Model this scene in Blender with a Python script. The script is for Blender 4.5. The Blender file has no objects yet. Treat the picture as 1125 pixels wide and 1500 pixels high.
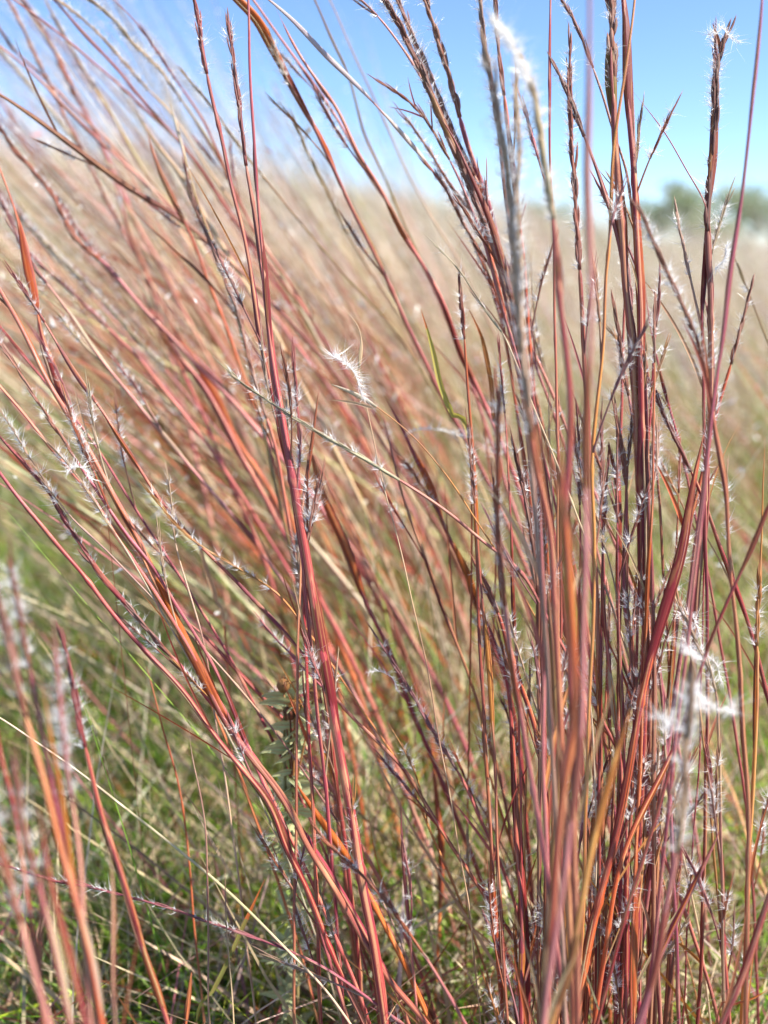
import bpy, math, random
import numpy as np
from mathutils import Vector

R = math.radians
sc = bpy.context.scene
COL = sc.collection

# ------------------------------------------------------------------ camera
CAM_H = 0.62                      # eye height above the soil (m)
PITCH = R(16.9)
FPX = 1250.0                      # focal length in photo pixels (1125 x 1500)
FOCUS = 0.46
cam_d = bpy.data.cameras.new('camera')
cam = bpy.data.objects.new('camera', cam_d)
COL.objects.link(cam)
cam.location = (0, 0, CAM_H)
cam.rotation_euler = (R(90) - PITCH, 0, 0)
cam_d.sensor_fit = 'VERTICAL'
cam_d.sensor_height = 36.0
cam_d.lens = 36.0 * FPX / 1500.0
cam_d.clip_start = 0.02
cam_d.clip_end = 2000
cam_d.dof.use_dof = True
cam_d.dof.focus_distance = FOCUS
cam_d.dof.aperture_fstop = 3.8
sc.camera = cam

# ------------------------------------------------------------------ sky, sun, exposure
SUN_EL = R(50)
SUN_DIR = Vector((math.cos(SUN_EL) * 0.95, math.cos(SUN_EL) * -0.22, math.sin(SUN_EL))).normalized()
w = bpy.data.worlds.new("World")
sc.world = w
w.use_nodes = True
nt = w.node_tree
sky = nt.nodes.new('ShaderNodeTexSky')
sky.sky_type = 'NISHITA'
sky.sun_disc = False
sky.sun_elevation = SUN_EL
sky.sun_rotation = math.atan2(SUN_DIR.x, SUN_DIR.y)
sky.air_density = 1.0
sky.altitude = 2600
sky.dust_density = 0.25
sky.ozone_density = 5.0
nt.links.new(sky.outputs[0], nt.nodes['Background'].inputs[0])
nt.nodes['Background'].inputs[1].default_value = 0.11
sun_d = bpy.data.lights.new('sun', 'SUN')
sun_d.energy = 5.0
sun_d.angle = R(0.5)
sun_d.color = (1.0, 0.94, 0.86)
sun = bpy.data.objects.new('sun', sun_d)
COL.objects.link(sun)
sun.rotation_euler = SUN_DIR.to_track_quat('Z', 'Y').to_euler()
vs = sc.view_settings
vs.view_transform = 'Standard'
vs.look = 'None'
vs.gamma = 1
vs.exposure = 1.22
sc.cycles.use_denoising = True
sc.cycles.max_bounces = 8
sc.cycles.transparent_max_bounces = 8

# ------------------------------------------------------------------ helpers
CP, SP = math.cos(PITCH), math.sin(PITCH)
def ray(px, py):
    u = (px - 562.5) / FPX
    v = (py - 750.0) / FPX
    return np.array([u, CP - v * SP, -SP - v * CP])
def at(px, py, d):                 # photo pixel + distance along the view axis -> point in the place
    return np.array([0, 0, CAM_H]) + ray(px, py) * d

def terrain(x, y):
    x = np.asarray(x, float); y = np.asarray(y, float)
    def ss(a, b, t):
        t = np.clip((t - a) / (b - a), 0, 1); return t * t * (3 - 2 * t)
    side = 1 - ss(-12, 16, x)
    return 3.5 * ss(4, 34, y) * side + 0.02 * np.sin(x * 3.1 + 1) * np.cos(y * 2.3) * ss(0.8, 2, y)

# ------------------------------------------------------------------ materials
PAL = {  # base colours (linear) of the live and dried grass parts
 'crimson': (.33, .035, .045), 'magenta': (.40, .05, .10), 'rose': (.56, .17, .17), 'pink': (.66, .32, .32),
 'rust': (.52, .12, .035), 'orange': (.72, .21, .03), 'amber': (.60, .30, .06), 'tan': (.56, .40, .24),
 'straw': (.66, .52, .32), 'cream': (.74, .63, .46), 'brown': (.36, .13, .075), 'umber': (.25, .10, .07),
 'purple': (.34, .075, .14), 'mauve': (.50, .19, .23), 'olive': (.26, .22, .06), 'green': (.17, .24, .04),
 'grey': (.38, .30, .27), 'silver': (.62, .55, .50), 'maroon': (.32, .045, .055),
}
for _k in PAL:
    if _k not in ('straw', 'cream', 'silver', 'tan', 'green'): PAL[_k] = tuple(round(c * f, 3) for c, f in zip(PAL[_k], (.90, .72, .66)))
def grass_material(name, rough=.42, trans=.12, second=(.17, .022, .045), third=(.72, .42, .20), amt=.5, bloom=.05):
    m = bpy.data.materials.new(name); m.use_nodes = True
    n = m.node_tree.nodes; l = m.node_tree.links
    b = n['Principled BSDF']
    oi = n.new('ShaderNodeObjectInfo')
    uv = n.new('ShaderNodeUVMap')
    sep = n.new('ShaderNodeSeparateXYZ'); l.new(uv.outputs[0], sep.inputs[0])
    def noise(sx, sy, scale, det, off):
        c = n.new('ShaderNodeCombineXYZ')
        a = n.new('ShaderNodeMath'); a.operation = 'MULTIPLY'; a.inputs[1].default_value = sx; l.new(sep.outputs[0], a.inputs[0])
        d = n.new('ShaderNodeMath'); d.operation = 'MULTIPLY'; d.inputs[1].default_value = sy; l.new(sep.outputs[1], d.inputs[0])
        e = n.new('ShaderNodeMath'); e.operation = 'MULTIPLY_ADD'; e.inputs[1].default_value = 37.0; e.inputs[2].default_value = off; l.new(oi.outputs['Random'], e.inputs[0])
        l.new(a.outputs[0], c.inputs[0]); l.new(d.outputs[0], c.inputs[1]); l.new(e.outputs[0], c.inputs[2])
        t = n.new('ShaderNodeTexNoise'); t.inputs['Scale'].default_value = scale; t.inputs['Detail'].default_value = det
        l.new(c.outputs[0], t.inputs['Vector']); return t
    def ramp(src, lo, hi, top=1.0):
        r = n.new('ShaderNodeMapRange'); r.inputs[1].default_value = lo; r.inputs[2].default_value = hi; r.inputs[4].default_value = top
        l.new(src.outputs[0], r.inputs[0]); return r
    def mix(f, a, bcol):
        x = n.new('ShaderNodeMix'); x.data_type = 'RGBA'
        l.new(f.outputs[0], x.inputs[0])
        if isinstance(a, tuple): x.inputs[6].default_value = (*a, 1)
        else: l.new(a, x.inputs[6])
        if isinstance(bcol, tuple): x.inputs[7].default_value = (*bcol, 1)
        else: l.new(bcol, x.inputs[7])
        return x.outputs[2]
    patches = noise(1.0, 26, 1.0, 3, 0)          # few-centimetre zones along the stem
    patches2 = noise(1.5, 55, 1.0, 2, 11)
    streak = noise(26, 18, 1.0, 3, 5)            # fine lengthwise veins
    speck = noise(12, 900, 1.0, 2, 9)
    c = mix(ramp(patches, .50, .62, amt), oi.outputs['Color'], second)
    c = mix(ramp(patches2, .56, .70, amt * .75), c, third)
    bands = noise(5.5, 5, 1.0, 1, 21); bands2 = noise(6.5, 7, 1.0, 1, 31)   # broad lengthwise folds and dried edges
    c = mix(ramp(bands, .54, .61, .45), c, third)
    c = mix(ramp(bands2, .54, .60, .70), c, second)
    c = mix(ramp(streak, .55, .68, .28), c, third)
    c = mix(ramp(speck, .60, .75, .35), c, second)
    l.new(c, b.inputs['Base Color'])
    b.inputs['Roughness'].default_value = rough
    b.inputs['Specular IOR Level'].default_value = .38
    b.inputs['Sheen Weight'].default_value = bloom
    b.inputs['Sheen Roughness'].default_value = .5
    b.inputs['Sheen Tint'].default_value = (1, .88, .88, 1)
    bump = n.new('ShaderNodeBump'); bump.inputs['Strength'].default_value = .5; bump.inputs['Distance'].default_value = .0004
    l.new(streak.outputs[0], bump.inputs['Height']); l.new(bump.outputs[0], b.inputs['Normal'])
    if trans > 0:
        tr = n.new('ShaderNodeBsdfTranslucent'); l.new(c, tr.inputs[0])
        ms = n.new('ShaderNodeMixShader'); ms.inputs[0].default_value = trans
        l.new(b.outputs[0], ms.inputs[1]); l.new(tr.outputs[0], ms.inputs[2])
        l.new(ms.outputs[0], n['Material Output'].inputs['Surface'])
    return m
M_CULM = grass_material('grass_stem', .36, .0)
M_SHEATH = grass_material('grass_sheath', .40, .42, second=(.20, .025, .035), third=(.74, .40, .14), amt=.42)
M_PALE = grass_material('dry_pale_sheath', .38, .25, second=(.42, .26, .20), third=(.88, .80, .66), amt=.35)
M_LEAF = grass_material('grass_leaf', .5, .38, second=(.34, .10, .05), amt=.35)
M_HEAD = grass_material('seed_spikelets', .5, .3, second=(.17, .07, .06), third=(.70, .54, .42), amt=.45, bloom=.08)

def plain(name, col, rough=.6, trans=0, spec=.4):
    m = bpy.data.materials.new(name); m.use_nodes = True
    n = m.node_tree.nodes; l = m.node_tree.links; b = n['Principled BSDF']
    b.inputs['Base Color'].default_value = (*col, 1); b.inputs['Roughness'].default_value = rough
    b.inputs['Specular IOR Level'].default_value = spec
    if trans:
        tr = n.new('ShaderNodeBsdfTranslucent'); tr.inputs[0].default_value = (*col, 1)
        ms = n.new('ShaderNodeMixShader'); ms.inputs[0].default_value = trans
        l.new(b.outputs[0], ms.inputs[1]); l.new(tr.outputs[0], ms.inputs[2])
        l.new(ms.outputs[0], n['Material Output'].inputs['Surface'])
    return m
M_HAIR = plain('seed_silk', (.96, .94, .92), .3, .4, 1.0)

def attr_material(name, trans=.3, rough=.55):
    m = bpy.data.materials.new(name); m.use_nodes = True
    n = m.node_tree.nodes; l = m.node_tree.links; b = n['Principled BSDF']
    a = n.new('ShaderNodeAttribute'); a.attribute_name = 'tint'
    g = n.new('ShaderNodeNewGeometry')
    t = n.new('ShaderNodeTexNoise'); t.inputs['Scale'].default_value = 60; t.inputs['Detail'].default_value = 2
    l.new(g.outputs['Position'], t.inputs['Vector'])
    h = n.new('ShaderNodeHueSaturation'); l.new(a.outputs['Color'], h.inputs['Color'])
    r = n.new('ShaderNodeMapRange'); r.inputs[1].default_value = .3; r.inputs[2].default_value = .7; r.inputs[3].default_value = .65; r.inputs[4].default_value = 1.3
    l.new(t.outputs[0], r.inputs[0]); l.new(r.outputs[0], h.inputs['Value'])
    l.new(h.outputs[0], b.inputs['Base Color']); b.inputs['Roughness'].default_value = rough
    tr = n.new('ShaderNodeBsdfTranslucent'); l.new(h.outputs[0], tr.inputs[0])
    ms = n.new('ShaderNodeMixShader'); ms.inputs[0].default_value = trans
    l.new(b.outputs[0], ms.inputs[1]); l.new(tr.outputs[0], ms.inputs[2])
    l.new(ms.outputs[0], n['Material Output'].inputs['Surface'])
    return m
M_FIELD = attr_material('meadow_grass_blades')
M_GREEN = attr_material('green_grass_blades', .35, .45)
M_TREE = attr_material('tree_leaves', .25, .6)

# ------------------------------------------------------------------ mesh builders
class MB:
    def __init__(s): s.v = []; s.f = []; s.uv = []; s.n = 0
    def add(s, v, f, uv):
        s.v.append(np.asarray(v, float)); s.uv.append(np.asarray(uv, float))
        f = np.asarray(f, int) + s.n
        s.f.append(f); s.n += len(v)
    def mesh(s, name, mat, origin=(0, 0, 0), smooth=True):
        V = np.concatenate(s.v) - np.asarray(origin); UV = np.concatenate(s.uv)
        F = []
        me = bpy.data.meshes.new(name)
        nf = sum(len(f) for f in s.f); nl = sum(f.size for f in s.f)
        me.vertices.add(len(V)); me.vertices.foreach_set('co', V.astype('f').ravel())
        li = np.concatenate([f.ravel() for f in s.f]).astype('i')
        tot = np.concatenate([np.full(len(f), f.shape[1]) for f in s.f]).astype('i')
        st = np.concatenate([[0], np.cumsum(tot)[:-1]]).astype('i')
        me.loops.add(nl); me.loops.foreach_set('vertex_index', li)
        me.polygons.add(nf); me.polygons.foreach_set('loop_start', st); me.polygons.foreach_set('loop_total', tot)
        me.polygons.foreach_set('use_smooth', np.full(nf, smooth))
        u = me.uv_layers.new(name='UVMap'); u.data.foreach_set('uv', UV[li].astype('f').ravel())
        me.materials.append(mat)
        me.update(calc_edges=True); me.validate()
        return me

def resample(P, step):
    """Catmull-Rom through the given points, then even spacing."""
    P = np.asarray(P, float)
    Q = np.vstack([2 * P[0] - P[1], P, 2 * P[-1] - P[-2]])
    out = []
    for i in range(1, len(Q) - 2):
        p0, p1, p2, p3 = Q[i - 1:i + 3]
        t = np.linspace(0, 1, 8, endpoint=False)[:, None]
        out.append(.5 * (2 * p1 + (p2 - p0) * t + (2 * p0 - 5 * p1 + 4 * p2 - p3) * t ** 2 + (3 * p1 - p0 - 3 * p2 + p3) * t ** 3))
    out = np.vstack(out + [P[-1:]])
    s = np.concatenate([[0], np.cumsum(np.linalg.norm(np.diff(out[:, :3], axis=0), axis=1))])
    n = max(4, int(s[-1] / step) + 1)
    t = np.linspace(0, s[-1], n)
    return np.column_stack([np.interp(t, s, out[:, k]) for k in range(out.shape[1])]), t

def frames(P):
    T = np.gradient(P, axis=0); T /= np.linalg.norm(T, axis=1)[:, None] + 1e-12
    a = np.cross(T[0], (0, 1, 0.1)); a /= np.linalg.norm(a)
    A = np.zeros_like(P)
    for i in range(len(P)):
        a = a - T[i] * a.dot(T[i]); a /= np.linalg.norm(a) + 1e-12
        A[i] = a
    return T, A, np.cross(T, A)

def tube(mb, P, r, sides=7, v0=0.0, flat=1.0, groove=0.0, phase=0.0):
    P = np.asarray(P, float); n = len(P); r = np.broadcast_to(r, (n,))
    T, A, B = frames(P)
    th = np.arange(sides) / sides * 2 * math.pi + phase
    prof = 1 + groove * np.cos(th * 3 + phase)
    V = P[:, None] + (A[:, None] * (np.cos(th) * prof)[None, :, None] + B[:, None] * (np.sin(th) * flat * prof)[None, :, None]) * r[:, None, None]
    s = np.concatenate([[0], np.cumsum(np.linalg.norm(np.diff(P, axis=0), axis=1))]) + v0
    UV = np.stack([np.broadcast_to(np.abs(np.arange(sides) / sides * 2 - 1)[None], (n, sides)), np.broadcast_to(s[:, None], (n, sides))], -1)
    i = np.arange(n - 1)[:, None] * sides; j = np.arange(sides)[None]; k = (j + 1) % sides
    F = np.stack([i + j, i + k, i + sides + k, i + sides + j], -1).reshape(-1, 4)
    mb.add(V.reshape(-1, 3), F, UV.reshape(-1, 2))
    m = n * sides
    mb.add(np.vstack([P[:1], P[-1:]]), np.zeros((0, 3)), [[.5, s[0]], [.5, s[-1]]])
    c0 = mb.n - 2
    base = mb.n - 2 - m
    jj = np.arange(sides); kk = (jj + 1) % sides
    mb.f.append(np.stack([np.full(sides, c0), base + kk, base + jj], -1))
    mb.f.append(np.stack([np.full(sides, c0 + 1), base + m - sides + jj, base + m - sides + kk], -1))

def blade(mb, P, wd, fold=.5, v0=0.0, face=None):
    """A leaf blade: folded lengthwise along the midrib, thin but solid-looking from both sides."""
    P = np.asarray(P, float); n = len(P); wd = np.broadcast_to(wd, (n,))
    T, A, B = frames(P)
    if face is not None:
        f = np.asarray(face, float)
        A = np.cross(T, f); A /= np.linalg.norm(A, axis=1)[:, None] + 1e-9; B = np.cross(T, A)
    cols = np.array([-1, -.5, 0, .5, 1.0])
    V = P[:, None] + A[:, None] * (cols[None, :, None] * wd[:, None, None] * .5) + B[:, None] * (np.abs(cols)[None, :, None] * wd[:, None, None] * .5 * fold)
    s = np.concatenate([[0], np.cumsum(np.linalg.norm(np.diff(P, axis=0), axis=1))]) + v0
    UV = np.stack([np.broadcast_to(np.abs(cols)[None], (n, 5)), np.broadcast_to(s[:, None], (n, 5))], -1)
    i = np.arange(n - 1)[:, None] * 5; j = np.arange(4)[None]
    F = np.stack([i + j, i + j + 1, i + 5 + j + 1, i + 5 + j], -1).reshape(-1, 4)
    mb.add(V.reshape(-1, 3), F, UV.reshape(-1, 2))

def hairs(mb, base, dirs, length, width, rng, bend=.35):
    """Many fine curved silks at once: base (N,3), dirs (N,3)."""
    N = len(base)
    if N == 0: return
    dirs = dirs / (np.linalg.norm(dirs, axis=1)[:, None] + 1e-9)
    side = np.cross(dirs, rng.normal(size=(N, 3))); side /= np.linalg.norm(side, axis=1)[:, None] + 1e-9
    bd = rng.normal(size=(N, 3)) * bend; bd[:, 2] += bend * .3
    L = np.broadcast_to(length, (N,))[:, None]; W = np.broadcast_to(width, (N,))[:, None]
    p1 = base + (dirs + bd * .2) * L * .5
    p2 = base + (dirs + bd * .8) * L
    V = np.stack([base - side * W, base + side * W, p1 - side * W * .8, p1 + side * W * .8, p2], 1)
    i = np.arange(N)[:, None] * 5
    F4 = i + np.array([[0, 1, 3, 2]]); 
    UV = np.zeros((N * 5, 2))
    n0 = mb.n
    mb.add(V.reshape(-1, 3), F4, UV)
    mb.f.append(i + np.array([[2, 3, 4]]) + n0)

def perp(T, rng, N):
    a = rng.normal(size=(N, 3)); a -= T * (a * T).sum(1)[:, None]; return a / (np.linalg.norm(a, axis=1)[:, None] + 1e-9)

def seed_head(P, rng, wd, fluff=1.0, mb=None, hb=None, spread=1.0):
    """P: path from base to tip of the raceme. Alternating slim spikelets with silky hairs and hair-thin awns."""
    T, A, B = frames(P)
    s = np.concatenate([[0], np.cumsum(np.linalg.norm(np.diff(P, axis=0), axis=1))])
    L = s[-1]
    tube(mb, P, np.linspace(wd * .34, wd * .14, len(P)), 6)
    sp = .0030
    n = max(2, int(L / sp)); k = 0
    for q in range(n):
        t = (q + .5 * rng.random()) * sp
        if t > L - .002: break
        p = np.array([np.interp(t, s, P[:, c]) for c in range(3)])
        i = min(len(P) - 1, int(np.searchsorted(s, t)))
        d = T[i]; ang = q * 2.4 + rng.normal() * 1.0
        o = A[i] * math.cos(ang) + B[i] * math.sin(ang)
        ll = rng.uniform(.009, .017); tilt = rng.uniform(.0, .07) * spread * (3.0 if rng.random() < .07 else 1)
        taper = 1 - .35 * t / L
        ax = d + o * tilt
        tt = np.array([0, .25, .55, .8, 1.0])
        Q = p + o * wd * rng.uniform(.08, .2) + ax * (tt[:, None] * ll) + o * (np.sin(tt * 3.14)[:, None] * wd * .12)
        tube(mb, Q, np.array([.5, .9, 1, .7, .05]) * wd * .27 * taper * rng.uniform(.75, 1.15), 5, v0=t, flat=.7, phase=rng.random() * 3)
        if rng.random() < .4:   # awn
            Lw = rng.uniform(.004, .010)
            e = ax + o * rng.uniform(.1, .6) + rng.normal(size=3) * .15
            hairs(mb, Q[-2:-1], e[None], Lw, .00006, rng, .5)
    N = int(L / .001 * 4.2 * fluff)
    if N and hb is not None:
        clump = np.sort(rng.choice(n, size=max(1, int(n * min(.85, .32 + .22 * fluff))), replace=False)) * sp
        t = rng.choice(clump, size=N) + rng.normal(size=N) * .0006; t = np.clip(t, 0, L)
        base = np.column_stack([np.interp(t, s, P[:, c]) for c in range(3)])
        TT = np.column_stack([np.interp(t, s, T[:, c]) for c in range(3)])
        sd = np.where((t / sp).astype(int) % 2 == 0, 1.0, -1.0)[:, None] * A[0] + rng.normal(size=(N, 3)) * .35
        d = TT * rng.uniform(.3, 1.2, size=(N, 1)) + sd * rng.uniform(.5, 1.0, size=(N, 1))
        hairs(hb, base + sd * wd * .3, d, rng.uniform(.0015, .0055, N), .0001, rng, .6)

def obj(name, me, parent=None, color=None, loc=None):
    o = bpy.data.objects.new(name, me); COL.objects.link(o)
    if parent is not None: o.parent = parent
    if loc is not None: o.location = loc
    if color is not None: o.color = (*color, 1)
    return o
def empty(name, loc, label, cat, group=None):
    o = bpy.data.objects.new(name, None); COL.objects.link(o); o.location = loc
    o.empty_display_size = .02
    o['label'] = label; o['category'] = cat
    if group: o['group'] = group
    return o
def vary(col, rng, a=.12):
    c = PAL[col] if isinstance(col, str) else col
    f = 1 + rng.normal() * a
    return tuple(float(np.clip(x * f * (1 + rng.normal() * a * .5), .01, .9)) for x in c)

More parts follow.
